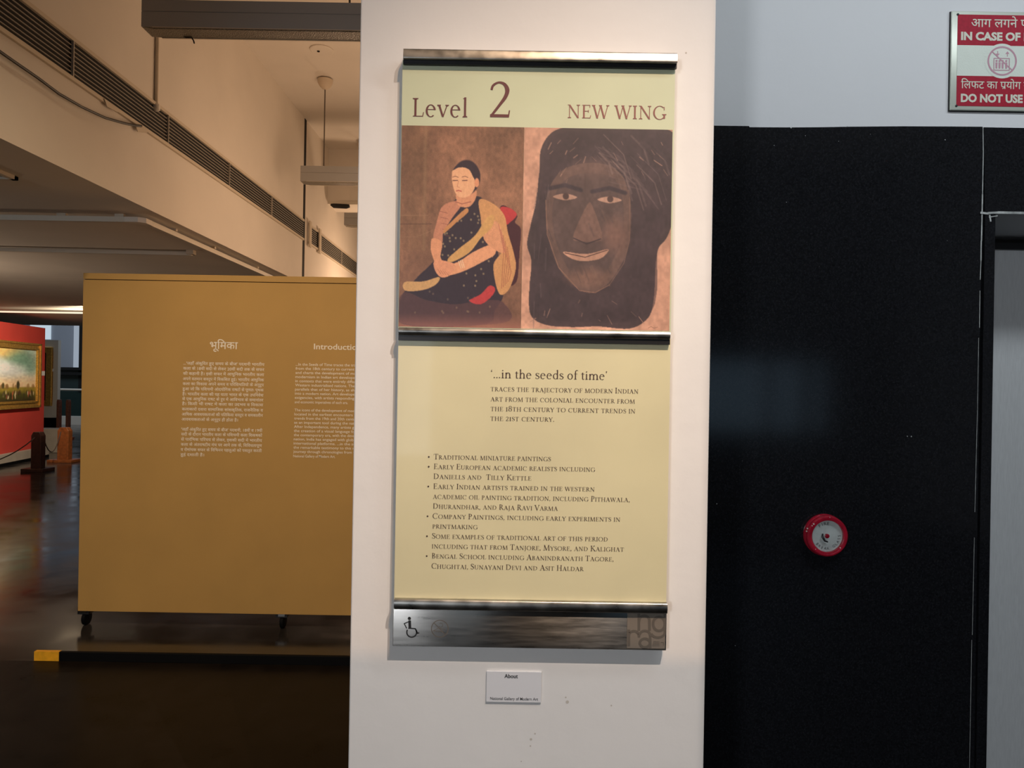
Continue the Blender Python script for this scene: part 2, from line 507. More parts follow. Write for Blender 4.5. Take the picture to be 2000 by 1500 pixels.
G['l'] = ([_V(.15, 0, 1.08), _S(.15, 0, .12), [(.03, 1.0), (.10, 1.0), (.16, 1.08), (.14, 1.08)]], .30)
G['i'] = ([_V(.15, 0, e_), _S(.15, 0, .12), [(.03, e_ - .07), (.10, e_ - .09), (.16, e_), (.14, e_)]] + _dot(.14, .90, .062), .30)
G['n'] = (G['i'][0][:3] + _E(.34, .40, .215, .275, 0, 165, T, HN * 1.3) + [_V(.50, 0, .41), _S(.50, 0, .12)], .64)
G['h'] = (G['l'][0] + _E(.34, .40, .215, .275, 0, 165, T, HN * 1.3) + [_V(.50, 0, .41), _S(.50, 0, .12)], .64)
G['m'] = (G['n'][0] + _E(.69, .40, .215, .275, 0, 165, T, HN * 1.3) + [_V(.85, 0, .41), _S(.85, 0, .12)], .99)
G['t'] = ([_V(.18, .13, .80, T * .95), _H(.04, .36, e_ - HN)] + _PATH([(.18, .16), (.20, .05), (.27, .015), (.36, .07)], [T * .9, .085, .06, .035]), .38)
G['s'] = (sc(_PATH(_SP, [x * 1.25 for x in _SW]), .80, e_) + [_V(.35, .50, .64, .035), _V(.055, .02, .17, .035)], .42)
G['d'] = (_E(.29, .325, .25, .34, 40, 320, T * .95, HN) + [_V(.47, 0, 1.08), _H(.47, .60, 0, .032), [(.35, 1.0), (.42, 1.0), (.48, 1.08), (.46, 1.08)]], .62)
G['o'] = (_E(.30, .325, .26, .345, 0, 360, T * .95, HN), .60)
G['f'] = ([_V(.18, 0, .86), _S(.18, 0, .12), _H(.04, .37, e_ - HN)] + _PATH([(.18, .82), (.20, .98), (.29, 1.07), (.41, 1.03)], [T, .08, .06, .07]), .36)
G['2'] = (_PATH(_2P, _2W) + [_H(.045, .50, 0, .085), _D(.49, .0, .515, .20, .03)], .56)
G['1'] = (sc(G['I'][0], 1, .70), .34)
G['8'] = (_E(.28, .745, .20, .245, 0, 360, T * .75, HN) + _E(.28, .27, .25, .28, 0, 360, T * .9, HN), .56)
G['.'] = (_dot(.10, .06, .065), .22)
G[','] = (_dot(.10, .06, .065) + [[(.11, .05), (.165, .05), (.10, -.15), (.06, -.15)]], .22)
G['`'] = (_dot(.12, .80, .06) + [[(.06, .80), (.11, .84), (.17, 1.0), (.13, 1.0)]], .26)
G["'"] = (_dot(.10, .95, .06) + [[(.10, .93), (.155, .93), (.09, .76), (.05, .76)]], .26)

def serif(text, smallcaps=False, track=0.04, ratio=0.76):
    """polygons and width, cap height 1"""
    x, out = 0.0, []
    for ch in text:
        if ch == ' ':
            x += 0.30
            continue
        s, g = 1.0, ch
        if smallcaps and ch.islower():
            s, g = ratio, ch.upper()
        if smallcaps and ch == '2':
            s = ratio
        po, adv = G[g]
        sx = s * (1.06 if s < 1 else 1)
        out += [[(px * sx + x, py * s) for px, py in p] for p in po]
        x += adv * sx + track
    return out, x - track

def lay_serif(mb, text, x0, y0, x1, y1, cap, Y, **kw):
    """Set a line of serif text whose baseline runs between two points of the sign at depth Y."""
    po, wd = serif(text, **kw)
    a, b = P(x0, y0, Y), P(x1, y1, Y)
    W = b.x - a.x
    sx = W / wd
    sy = cap / F * Y
    z = (a.z + b.z) / 2
    for p in po:
        yl = Y - (len(mb.f) % 24) * 6e-6      # overlapping strokes never share a plane
        mb.quad([(a.x + u * sx, yl, z + v * sy) for u, v in p])

# sans serif and Devanagari come from Blender's built-in face
_cache = {}
def sans(text, bold=0.0):
    k = (text, bold)
    if k not in _cache:
        c = bpy.data.curves.new('lettering', 'FONT')
        c.body = text
        c.offset = bold
        c.resolution_u = 3
        o = bpy.data.objects.new('lettering', c)
        COL.objects.link(o)
        dg = bpy.context.evaluated_depsgraph_get()
        me = bpy.data.meshes.new_from_object(o.evaluated_get(dg))
        vs_ = [(v.co.x, v.co.y) for v in me.vertices]
        fs_ = [list(p.vertices) for p in me.polygons]
        bpy.data.objects.remove(o)
        bpy.data.curves.remove(c)
        bpy.data.meshes.remove(me)
        _cache[k] = (vs_, fs_)
    return _cache[k]

def lay_sans(mb, text, x0, y0, x1, y1, Y, height=None, cap=0.70, bold=0.0, squash=1.0):
    """height: pixel height of a capital; width follows from the two ends."""
    vs_, fs_ = sans(text, bold)
    if not vs_:
        return
    mn = min(v[0] for v in vs_); mx = max(v[0] for v in vs_)
    a, b = P(x0, y0, Y), P(x1, y1, Y)
    sx = (b.x - a.x) / (mx - mn)
    sy = (height / F * Y) / cap if height else sx
    z = (a.z + b.z) / 2
    n = len(mb.v)
    mb.v += [Vector((a.x + (u - mn) * sx, Y, z + v * sy)) for u, v in vs_]
    mb.f += [[n + i for i in f] for f in fs_]

def lay_arc(mb, text, c, rad, a0, a1, size, Y, bold=0.0, inward=False):
    """letters spaced along an arc from angle a0 to a1 (degrees, anticlockwise from +x)"""
    n = len(text)
    for i, ch in enumerate(text):
        if ch == ' ':
            continue
        an = R(a0 + (a1 - a0) * (i + 0.5) / n)
        vs_, fs_ = sans(ch, bold)
        mn = min(v[0] for v in vs_); mx = max(v[0] for v in vs_)
        up = Vector((math.cos(an), math.sin(an))) * (-1 if inward else 1)
        rt = Vector((up.y, -up.x))
        o = Vector((math.cos(an), math.sin(an))) * rad
        k = len(mb.v)
        for u, v in vs_:
            q = o + rt * ((u - (mn + mx) / 2) * size) + up * ((v - 0.35) * size)
            mb.v.append(Vector((c.x + q.x, Y, c.z + q.y)))
        mb.f += [[k + j for j in f] for f in fs_]

def stroke(mb, pts, wdt, Y, closed=False):
    """flat stroke through (x, z) points"""
    pts = [Vector(p) for p in pts]
    n = len(pts)
    for i in range(n if closed else n - 1):
        a, b = pts[i], pts[(i + 1) % n]
        d = (b - a).normalized()
        nn = Vector((-d.y, d.x)) * wdt / 2
        e = d * wdt * 0.25
        yl = Y - (len(mb.f) % 24) * 6e-6
        mb.quad([(q.x, yl, q.y) for q in (a - e + nn, b + e + nn, b + e - nn, a - e - nn)])

def ring(mb, cx, cz, r0, r1, Y, a0=0, a1=360, seg=40):
    for i in range(seg):
        A, B = R(a0 + (a1 - a0) * i / seg), R(a0 + (a1 - a0) * (i + 1) / seg)
        mb.quad([(cx + r * math.cos(a), Y, cz + r * math.sin(a)) for r, a in ((r1, A), (r1, B), (r0, B), (r0, A))])

# ------------------------------------------------------------------ painted grids (prints and canvases)
def smooth_noise(h, w_, cells):
    g = rng.random((cells + 2, cells + 2))
    yy = np.linspace(0, cells, h); xx = np.linspace(0, cells, w_)
    y0 = yy.astype(int); x0 = xx.astype(int)
    fy = (yy - y0)[:, None]; fx = (xx - x0)[None, :]
    fy = fy * fy * (3 - 2 * fy); fx = fx * fx * (3 - 2 * fx)
    a = g[y0][:, x0]; b = g[y0][:, x0 + 1]; c = g[y0 + 1][:, x0]; d = g[y0 + 1][:, x0 + 1]
    return a * (1 - fy) * (1 - fx) + b * (1 - fy) * fx + c * fy * (1 - fx) + d * fy * fx - 0.5

class Paint:
    def __init__(self, w_, h, nx, col):
        self.w, self.h, self.nx = w_, h, nx
        self.ny = int(nx * h / w_)
        x = np.linspace(0, w_, nx); y = np.linspace(0, h, self.ny)
        self.X, self.Y = np.meshgrid(x, y)
        self.c = np.zeros((self.ny, nx, 3)) + np.array(col, float)

    def put(self, m, col, op=1.0):
        m = np.clip(m, 0, 1)[..., None] * op
        self.c = self.c * (1 - m) + np.array(col, float) * m

    def ell(self, cx, cy, rx, ry, col, soft=0.1, op=1.0, rot=0):
        a = R(rot)
        dx, dy = self.X - cx, self.Y - cy
        u = (dx * math.cos(a) + dy * math.sin(a)) / rx
        v = (-dx * math.sin(a) + dy * math.cos(a)) / ry
        self.put((1 - np.sqrt(u * u + v * v)) / soft + 0.5, col, op)

    def mask(self, pts):
        inside = np.zeros(self.X.shape, bool)
        n = len(pts)
        for i in range(n):
            x0, y0 = pts[i]; x1, y1 = pts[(i + 1) % n]
            if y0 == y1:
                continue
            cond = (self.Y >= min(y0, y1)) & (self.Y < max(y0, y1))
            xi = x0 + (self.Y - y0) * (x1 - x0) / (y1 - y0)
            inside ^= cond & (self.X < xi)
        return inside.astype(float)

    def poly(self, pts, col, op=1.0, rough=0.0, curve=True):
        if curve:
            q, n = [], len(pts)
            for i in range(n):
                p0, p1, p2, p3 = [np.array(pts[(i + k) % n], float) for k in (-1, 0, 1, 2)]
                for k in range(6):
                    t = k / 6
                    q.append(tuple(0.5 * (2 * p1 + (p2 - p0) * t + (2 * p0 - 5 * p1 + 4 * p2 - p3) * t * t + (3 * p1 - p0 - 3 * p2 + p3) * t ** 3)))
            pts = q
        m = self.mask(pts)
        b = m.copy()
        b[1:-1, 1:-1] = (m[:-2, 1:-1] + m[2:, 1:-1] + m[1:-1, :-2] + m[1:-1, 2:] + 2 * m[1:-1, 1:-1]) / 6
        self.put(b, col, op)

    def line(self, pts, wdt, col, op=1.0):
        d = np.full(self.X.shape, 1e9)
        for (x0, y0), (x1, y1) in zip(pts[:-1], pts[1:]):
            L = (x1 - x0) ** 2 + (y1 - y0) ** 2 + 1e-9
            t = np.clip(((self.X - x0) * (x1 - x0) + (self.Y - y0) * (y1 - y0)) / L, 0, 1)
            d = np.minimum(d, np.hypot(self.X - x0 - t * (x1 - x0), self.Y - y0 - t * (y1 - y0)))
        self.put((wdt / 2 - d) / max(wdt * 0.35, 0.6) + 0.5, col, op)

    def grain(self, cells, amt):
        self.c = self.c * (1 + smooth_noise(self.ny, self.nx, cells)[..., None] * amt)

    def speck(self, amt):
        self.c = self.c * (1 + (rng.random((self.ny, self.nx, 1)) - 0.5) * amt)

    def build(self, name, m, parent, A, B, C_, div=LIT):
        """A top-left corner, B top-right, C_ bottom-left (world)"""
        A, B, C_ = [np.array(tuple(v)) for v in (A, B, C_)]
        u = (self.X / self.w)[..., None]; v = (self.Y / self.h)[..., None]
        pos = (A + (B - A) * u + (C_ - A) * v).reshape(-1, 3)
        off = np.zeros(3)
        r = parent
        while r is not None:
            off += np.array(tuple(r.location)); r = r.parent
        pos = pos - off
        ny, nx = self.ny, self.nx
        idx = np.arange(ny * nx).reshape(ny, nx)
        q = np.stack([idx[:-1, :-1], idx[1:, :-1], idx[1:, 1:], idx[:-1, 1:]], -1).reshape(-1, 4)
        me = bpy.data.meshes.new(name)
        me.vertices.add(len(pos)); me.vertices.foreach_set('co', pos.ravel())
        me.loops.add(q.size); me.loops.foreach_set('vertex_index', q.ravel())
        me.polygons.add(len(q)); me.polygons.foreach_set('loop_start', np.arange(0, q.size, 4))
        me.update(calc_edges=True)
        s = np.clip(self.c, 0, 255) / 255
        l = np.where(s <= 0.04045, s / 12.92, ((s + 0.055) / 1.055) ** 2.4) / np.array(div)
        l = np.clip(l, 0, 0.9)
        ca = me.color_attributes.new('paint', 'FLOAT_COLOR', 'POINT')
        ca.data.foreach_set('color', np.concatenate([l.reshape(-1, 3), np.ones((ny * nx, 1))], 1).ravel())
        me.materials.append(m)
        o = bpy.data.objects.new(name, me)
        COL.objects.link(o)
        o.parent = parent
        return o

# ================================================================== SETTING
KY = 3.866       # where the dark carpet of the lobby meets the gallery's stone floor
struct(MB().box(-21, 6, KY, 27, -0.2, 0), 'floor_gallery', M['floorstone'], 'polished dark stone floor of the gallery')
struct(MB().box(-21, 6, -5.2, KY, -0.2, 0), 'floor_lobby', M['carpet'], 'dark brown satin floor in front of the kerb')
pl, pr = -0.3553, 0.4462
struct(MB().box(pl, pr, YP, 2.35, 0, 4.51), 'pillar', M['pillar'], 'white painted pillar that carries the directory sign', bevel=0.004)
# lift wall: painted above, granite clad below
ox0 = P(1921, 900, YW).x           # edge of the lift opening
oz1 = P(1960, 414, YW).z
wl = MB()
wl.box(pr, 5, YW + 0.02, 2.4, oz1 + 0.35, 4.51)
wl.box(pr, ox0, YW + 0.02, 2.4, 0, oz1 + 0.35)
wl.box(ox0, 5, YW + 0.02, 2.4, oz1, oz1 + 0.35)
wl.box(pr, 5, 2.4, 2.5, 0, 4.51)
struct(wl, 'wall_lift', M['liftwall'], 'pale grey painted wall above the black granite')
g0 = YW - 0.004
# left granite panel with its slightly wandering top edge
def topz(px, py): 
    p = P(px, py, g0); return (p.x, p.z)
jx = P(1919.5, 600, g0).x
prof = [(pr - 0.002, 0.0), (jx - 0.0012, 0.0), topz(1919.5, 247.5)]
for px, py in ((1860, 247.0), (1760, 246.6), (1660, 247.4), (1600, 248.5), (1545, 248.8), (1464, 248.4), (1463, 246.2), (1400, 245.4)):
    prof.append(topz(px, py))
prof.append((pr - 0.002, topz(1392, 245.2)[1]))
struct(MB().prism_y(prof, g0, YW + 0.02), 'trim_1', M['granite'], 'tall polished black granite panel beside the pillar')
jl = P(1933, 1000, g0).x
lz = P(1960, 414, g0).z
prof = [(jx + 0.0012, lz), (5, lz + 0.0), (5, topz(2000, 252)[1]), topz(1922, 248.5)]
struct(MB().prism_y(prof, g0, YW + 0.02), 'trim_2', M['granite'], 'black granite lintel over the lift opening')
struct(MB().box(jx + 0.0012, jx + 0.030, g0 - 0.002, 2.4, 0, lz - 0.004), 'trim_3', M['granite'], 'narrow black granite jamb of the lift opening')
gr = MB()
Yg = g0 - 0.0012
for (x0, y0, x1, y1, wd) in ((1920, 249, 1920.5, 300, 1.5), (1920.5, 300, 1919, 380, 1.7), (1919, 380, 1917, 470, 2.6),
                             (1916.5, 470, 1916, 508, 2.4), (1916, 508, 1914.5, 546, 1.4), (1914, 568, 1913, 640, 1.3),
                             (1911.5, 660, 1909, 800, .8), (1909, 800, 1904, 1000, .9), (1903, 1050, 1899, 1240, .8), (1898, 1250, 1893.5, 1500, .9)):
    a, b = P(x0, y0, Yg), P(x1, y1, Yg)
    stroke(gr, [(a.x, a.z), (b.x, b.z)], wd / F * YW, Yg)
for (x0, y0, x1, y1, wd) in ((1916, 415.5, 1930, 417, 4), (1930, 416, 1950, 415, 4), (1950, 415, 2040, 416.5, 4.5), (1933, 420, 1935, 432, 3), (1932, 424, 1948, 421.5, 2)):
    a, b = P(x0, y0, Yg - .002), P(x1, y1, Yg - .002)
    stroke(gr, [(a.x, a.z), (b.x, b.z)], wd / F * YW, Yg - .002)
for px, py, wd in ((1545, 249.5, 2.5), (1655, 247, 2), (1846, 273, 2), (1512, 284, 1.4), (1573, 265, 1.2), (1370, 860, 0), (1400, 984, 2), (1436, 1261, 1.5), (1772, 852, 2), (1780, 852.5, 2.5), (1638, 276, 1.2), (1700, 262, 1.0), (1536, 395, 1.2), (1450, 900, 1.0), (1850, 470, 1.0)):
    if wd:
        a = P(px, py, Yg)
        ring(gr, a.x, a.z, 0, wd / 2 / F * YW, Yg, seg=8)
a, b = P(1390, 264, Yg), P(1430, 259.5, Yg)
tag(gr.build('trim_4', M['grout'], flip=False), 'whitish grout lines and chips between the granite slabs', 'structure', kind='structure')
# lift door in its recess
door = MB().box(jx + 0.03, 5, 2.335, 2.365, 0, P(1960, 487, 2.335).z)
d1 = struct(door, 'door_1', M['steeldoor'], 'grey steel lift door in the recess beside the granite')
struct(MB().box(jx + 0.03, 5, 2.32, 2.38, P(1960, 487, 2.32).z, P(1960, 474, 2.32).z), 'trim_5', M['dark_metal'], 'dark head track over the lift door')
struct(MB().box(jx + 0.03, 5, 2.36, 2.4, P(1960, 487, 2.34).z, lz + 0.05), 'trim_6', M['gap'], 'dark gap above the lift door')

# gallery ceilings and the deep beam
XB = -2.39
SZ, CZ = 2.65, 4.51
struct(MB().box(-21, XB, -5.2, 15.3, SZ, CZ + 0.1), 'ceiling_soffit', M['plaster'], 'low gallery ceiling with its tall cream beam face')
struct(MB().box(XB, 6, -5.2, 16, CZ, CZ + 0.1), 'ceiling', M['plaster'], 'high cream ceiling above the hanging luminaires')
struct(MB().box(XB, 0.6, 9.06, 9.5, 3.81, CZ), 'beam', M['plaster'], 'cross beam under the high ceiling')
struct(MB().box(pr, 6, 0.6, 2.0, 3.42, CZ), 'ceiling_lobby', M['lobby'], 'lobby ceiling')
struct(MB().box(0.30, 0.5, 2.5, 15, 0, CZ), 'wall_gallery', M['plaster'], 'gallery wall behind the pillar')
struct(MB().box(-21.1, -21, -5.2, 27, 0, 7), 'wall_left', M['plaster'], 'far side wall of the gallery')
struct(MB().box(-21, 6, -5.3, -5.2, 0, CZ), 'wall_lobby', M['lobby'], 'lobby wall')
struct(MB().box(5, 5.1, -5.2, 2.4, 0, CZ), 'wall_right', M['lobby'], 'lobby side wall')
bw = MB().box(-21, 6, 26, 26.2, 1.85, 7.2)
struct(bw, 'wall_back', M['bluewall'], 'blue grey atrium wall beyond the gallery')
struct(MB().box(-21, 6, 25.9, 26.2, 0, 1.85), 'wall_parapet', M['darkglass'], 'dark green lower wall beyond the railing')
struct(MB().box(-21, 6, 15.4, 27, 7.0, 7.2), 'ceiling_atrium', M['bluewall'], 'atrium ceiling')
a, b = P(60, 600, 25.97), P(98.5, 663, 25.97)
struct(MB().box(a.x, b.x, 25.95, 26, b.z, a.z + 0.6), 'window_1', M['daylit'], 'bright daylit window above the red board')
a, b = P(145, 636, 25.97), P(156.5, 733, 25.97)
struct(MB().box(a.x, b.x, 25.95, 26, b.z, a.z + 0.4), 'window_2', M['dimlit'], 'tall narrow daylit window beside the ochre panel')
a, b = P(156.5, 636, 25.9), P(175, 733, 25.9)
struct(MB().box(a.x, b.x, 25.85, 26, b.z - 0.6, a.z + 0.4), 'trim_7', M['gap'], 'dark mullion of the atrium window')
for nm, zz in (('trim_8', 1.84), ('trim_9', 1.66)):
    struct(MB().box(-21, -8, 25.7, 25.9, zz - 0.05, zz + 0.05), nm, M['gap'], 'dark horizontal rail along the atrium parapet')
# lobby windows behind the viewer (seen mirrored in the granite and in the acrylic), plus an added pane behind the fill light
for nm, x0, x1, z0, z1 in (('window_3', 2.15, 3.25, 1.0, 1.9), ('window_4', 3.38, 3.72, 1.0, 1.9), ('window_5', 3.9, 4.02, 1.0, 1.9), ('added_fill_pane', -3.5, -2.3, 1.6, 2.8), ('window_6', -1.75, -0.95, 0.7, 2.1)):
    struct(MB().box(x0, x1, -5.2, -5.17, z0, z1), nm, M['lobbywin_fill' if nm in ('window_6', 'added_fill_pane') else 'lobbywin'], 'dusky blue lobby window or added fill pane')

# ================================================================== DIRECTORY SIGN ON THE PILLAR
sb = P(1033, 1266, YP)
sign = thing('directory_sign', 'tall cream directory sign with steel rails, portraits and lettering on the white pillar', 'sign', (sb.x, YP, sb.z))
def rng_px(x0, y0, x1, y1, Y):
    a, b = P(x0, y0, Y), P(x1, y1, Y)
    return a, b
YS = 1.581      # face of the printed sheets
# backing board that keeps the sheets off the pillar
a, b = P(800, 130, 1.59), P(1290, 1240, 1.59)
MB().box(a.x, b.x, 1.588, YP, b.z, a.z).build('backing_board', M['dark_metal'], sign)
def sheet(name, tl, tr, bl, br, m):
    c = [P(q[0], q[1], YS) for q in (tl, tr, br, bl)]
    x0 = (c[0].x + c[3].x) / 2; x1 = (c[1].x + c[2].x) / 2
    z1 = (c[0].z + c[1].z) / 2; z0 = (c[2].z + c[3].z) / 2
    o = MB().box(x0, x1, YS, 1.588, z0, z1).build(name, m, sign)
    return o, x0, x1, z0, z1
hs, hx0, hx1, hz0, hz1 = sheet('header_panel', (786, 118), (1320, 124), (778, 642), (1309, 648), M['cream_top'])
ls, lx0, lx1, lz0, lz1 = sheet('text_panel', (778, 655), (1308, 660), (770, 1178), (1303, 1184), M['cream_low'])
YT = YS - 0.0006
mb = MB(); lay_serif(mb, 'Level', 804.5, 227.5, 914, 229, 36, YT); mb.build('level_lettering', M['maroon'], hs, flip=False)
mb = MB(); lay_serif(mb, '2', 953.5, 228.6, 998.5, 229.4, 69, YT); mb.build('level_number', M['maroon'], hs, flip=False)
mb = MB(); lay_serif(mb, 'NEW WING', 1107.5, 230.5, 1301, 233, 26, YT, track=0.05); mb.build('wing_lettering', M['maroon_l'], hs, flip=False)
mb = MB(); lay_serif(mb, "`...in the seeds of time'", 957.5, 738, 1187.5, 742, 16.5, YT, track=0.035); mb.build('title_lettering', M['ink'], ls, flip=False)
mb = MB()
for t, x0, y0, x1, y1 in (('traces the trajectory of modern Indian', 958, 764.5, 1247, 768), ('art from the colonial encounter from', 958, 783.5, 1240, 788),
                          ('the 18th century to current trends in', 958, 802.7, 1241, 807), ('the 21st century.', 957.5, 821.6, 1083, 823.4)):
    lay_serif(mb, t, x0, y0, x1, y1, 10.6, YT, smallcaps=True)
mb.build('introduction_lettering', M['ink'], ls, flip=False)
mb = MB()
bl = (('Traditional miniature paintings', 847, 896.8, 1076, 900.5, 1), ('Early European academic realists including', 846.8, 916.3, 1162.5, 920.7, 1),
      ('Daniells and  Tilly Kettle', 846.3, 935.3, 1038, 938, 0), ('Early Indian artists trained in the western', 846, 955, 1161.5, 959.2, 1),
      ('academic oil painting tradition, including Pithawala,', 845.5, 974.3, 1230.5, 980, 0), ('Dhurandhar, and Raja Ravi Varma', 845.2, 993.6, 1089.5, 997, 0),
      ('Company Paintings, including early experiments in', 844.5, 1012.8, 1211.5, 1018.6, 1), ('printmaking', 844.2, 1032.2, 933, 1033.4, 0),
      ('Some examples of traditional art of this period', 843.4, 1051.7, 1187.5, 1057.2, 1), ('including that from Tanjore, Mysore, and Kalighat', 843.1, 1071.2, 1218.7, 1077, 0),
      ('Bengal School including Abanindranath Tagore,', 842.9, 1090.5, 1199, 1096.2, 1), ('Chughtai, Sunayani Devi and Asit Haldar', 842.4, 1110.5, 1139.7, 1115, 0))
for t, x0, y0, x1, y1, bu in bl:
    lay_serif(mb, t, x0, y0, x1, y1, 10.4, YT, smallcaps=True)
    if bu:
        q = P(x0 - 9.5, y0 - 4.0, YT)
        zc = q.z - (P(x1, y1, YT).z - P(x0, y0, YT).z) * 0 
        zz = (P(x0, y0, YT).z + P(x1, y1, YT).z) / 2 + 4.2 / F * YT
        ring(mb, q.x, zz, 0, 1.7 / F * YT, YT, seg=12)
mb.build('list_lettering', M['ink'], ls, flip=False)

# --- the two printed pictures: plain generic stand-ins, a seated figure and a dark brush head
M['print'] = vcol_mat('picture_print', 0.5)
pA, pB = P(785.5, 245, YT), P(1022.5, 248.5, YT)
pC = P(779, 639, YT); pD = P(1018, 638, YT)
pz1 = (pA.z + pB.z) / 2; pz0 = (P(779, 638, YT).z + P(1310, 646, YT).z) / 2
xm = P(1020.5, 440, YT).x
xa = hx0 + 0.0008; xb = hx1 - 0.0035
def Z1(p): return ((p[0] - 50) / 3.571 + (p[1] - 12) / 3.571 * 0.0166, (p[1] - 12) / 3.571 - (p[0] - 50) / 3.571 * 0.0166)
def ZZ(l): return [Z1(p) for p in l]
W1 = (xm - xa) * F / YT; H1 = (pz1 - pz0) * F / YT
q = Paint(W1, H1, 300, (146, 96, 68))
q.grain(4, 0.28); q.grain(12, 0.18); q.grain(50, 0.16); q.speck(0.12)
q.put(np.clip((q.Y - 0.45 * H1) / (0.7 * H1), 0, 1), (96, 62, 48), 0.75)
for x, wd, c in ((30, 34, (128, 88, 58)), (52, 5, (160, 116, 78)), (12, 8, (120, 80, 56))):
    q.put((1 - np.abs(q.X - x * 0.9) / wd) * (q.Y < 0.62 * H1) * 0.9, c, 0.45)
q.line(ZZ([(40, 640), (230, 640)]), 2.2, (160, 112, 78), .5)
q.line(ZZ([(40, 700), (260, 700)]), 2.0, (92, 60, 44), .5)
q.line(ZZ([(40, 790), (150, 790), (260, 745)]), 1.2, (160, 112, 80), .5)
# chair back and cushion
q.poly(ZZ([(735, 585), (800, 590), (855, 640), (840, 690), (880, 740), (870, 900), (850, 1100), (780, 1100), (740, 800)]), (72, 34, 36))
q.poly(ZZ([(735, 590), (800, 588), (852, 632), (815, 680), (770, 700)]), (186, 56, 52))
# robe
q.poly(ZZ([(470, 500), (560, 505), (620, 540), (690, 760), (730, 950), (760, 1180), (700, 1300), (620, 1400), (60, 1400), (45, 1220), (150, 1080), (290, 930), (340, 720), (400, 560)]), (58, 42, 46))
q.poly(ZZ([(60, 1180), (220, 1230), (420, 1260), (620, 1230), (760, 1250), (760, 1390), (45, 1390)]), (92, 58, 54), .8)
for k in range(60):
    x = rng.uniform(330, 690); y = rng.uniform(620, 1320)
    x -= max(0, (y - 900)) * rng.uniform(0, .75)
    pt = Z1((x, y)); q.ell(pt[0], pt[1], 1.9, 2.2, (196, 158, 104), .6, .55 if y < 1150 else .3)
# sleeves and arms
q.poly(ZZ([(330, 580), (420, 540), (470, 560), (400, 660), (340, 760), (330, 830), (270, 800), (290, 700)]), (196, 122, 88))
for k in range(5):
    q.line(ZZ([(310 + k * 8, 610 + k * 42), (370 + k * 4, 625 + k * 40)]), 1.1, (136, 72, 58), .7)
q.poly(ZZ([(262, 800), (330, 830), (320, 930), (350, 990), (300, 1050), (275, 960), (252, 880)]), (222, 142, 98))
q.poly(ZZ([(700, 860), (650, 850), (540, 900), (440, 965), (320, 1000), (300, 1050), (360, 1062), (480, 1030), (640, 950), (700, 910)]), (228, 148, 102))
for y in (0, 12, 24):
    q.line(ZZ([(445 + y, 958 - y * .4), (462 + y, 1010 - y * .3)]), 1.3, (244, 196, 150), .8)
q.poly(ZZ([(275, 960), (340, 955), (420, 985), (380, 1060), (320, 1070), (280, 1020)]), (224, 142, 100))
for y in range(4):
    q.line(ZZ([(300 + 18 * y, 1015 + 6 * y), (322 + 18 * y, 1048 + 3 * y)]), .9, (164, 92, 66), .7)
# gold stole over the shoulder
q.poly(ZZ([(590, 530), (690, 560), (765, 640), (790, 760), (830, 900), (845, 1010), (800, 1150), (740, 1195), (705, 1120), (690, 980), (745, 890), (700, 800), (620, 790), (600, 660)]), (206, 138, 84))
q.poly(ZZ([(640, 690), (720, 690), (760, 800), (770, 900), (700, 880), (620, 800)]), (216, 140, 96))
for k in range(5):
    q.line(ZZ([(725 + k * 15, 700 + k * 40), (760 + k * 13, 880 + k * 40), (745 + k * 12, 1150 - k * 12)]), 1.3, (150, 70, 54), .55)
q.poly(ZZ([(690, 640), (640, 660), (560, 780), (450, 870), (370, 945), (400, 965), (520, 900), (600, 800), (680, 720)]), (208, 146, 84))
q.poly(ZZ([(500, 590), (430, 650), (350, 730), (345, 765), (430, 690), (510, 620)]), (198, 126, 74))
q.poly(ZZ([(70, 1105), (200, 1100), (310, 1070), (290, 1120), (200, 1160), (75, 1165)]), (206, 148, 92))
q.poly(ZZ([(520, 1235), (600, 1190), (660, 1130), (700, 1150), (680, 1200), (600, 1260)]), (190, 58, 54))
# neck and head
q.poly(ZZ([(440, 480), (560, 460), (565, 520), (520, 580), (450, 575), (430, 530)]), (216, 138, 96))
q.line(ZZ([(425, 545), (470, 560), (530, 545)]), 1.6, (150, 76, 60), .8)
q.ell(*Z1((500, 375)), 27, 34, (58, 40, 42), .10)
q.poly(ZZ([(402, 330), (450, 305), (520, 315), (552, 370), (560, 440), (530, 495), (480, 518), (435, 500), (405, 430)]), (234, 160, 112))
q.poly(ZZ([(405, 325), (460, 272), (540, 275), (590, 330), (590, 380), (556, 385), (520, 322), (460, 302)]), (60, 42, 44))
q.ell(*Z1((573, 412)), 4.5, 9, (224, 140, 96), .3)
for x, y in ((422, 395), (488, 395)):
    q.line(ZZ([(x - 18, y - 22), (x + 2, y - 28), (x + 22, y - 20)]), 1.3, (120, 70, 54), .8)
    q.line(ZZ([(x - 15, y + 2), (x + 17, y + 1)]), 1.8, (98, 54, 46), .9)
q.line(ZZ([(445, 400), (436, 440), (452, 445)]), 1.1, (184, 106, 76), .8)
q.line(ZZ([(430, 470), (446, 466), (464, 472)]), 2.2, (184, 82, 66), .9)
q.speck(0.10); q.grain(70, 0.07)
q.put(np.clip((q.Y - 0.93 * H1) / (0.07 * H1), 0, 1), (186, 110, 86), .55)
q.build('figure_print', M['print'], hs, (xa, YT, pz1), (xm, YT, pz1), (xa, YT, pz0))

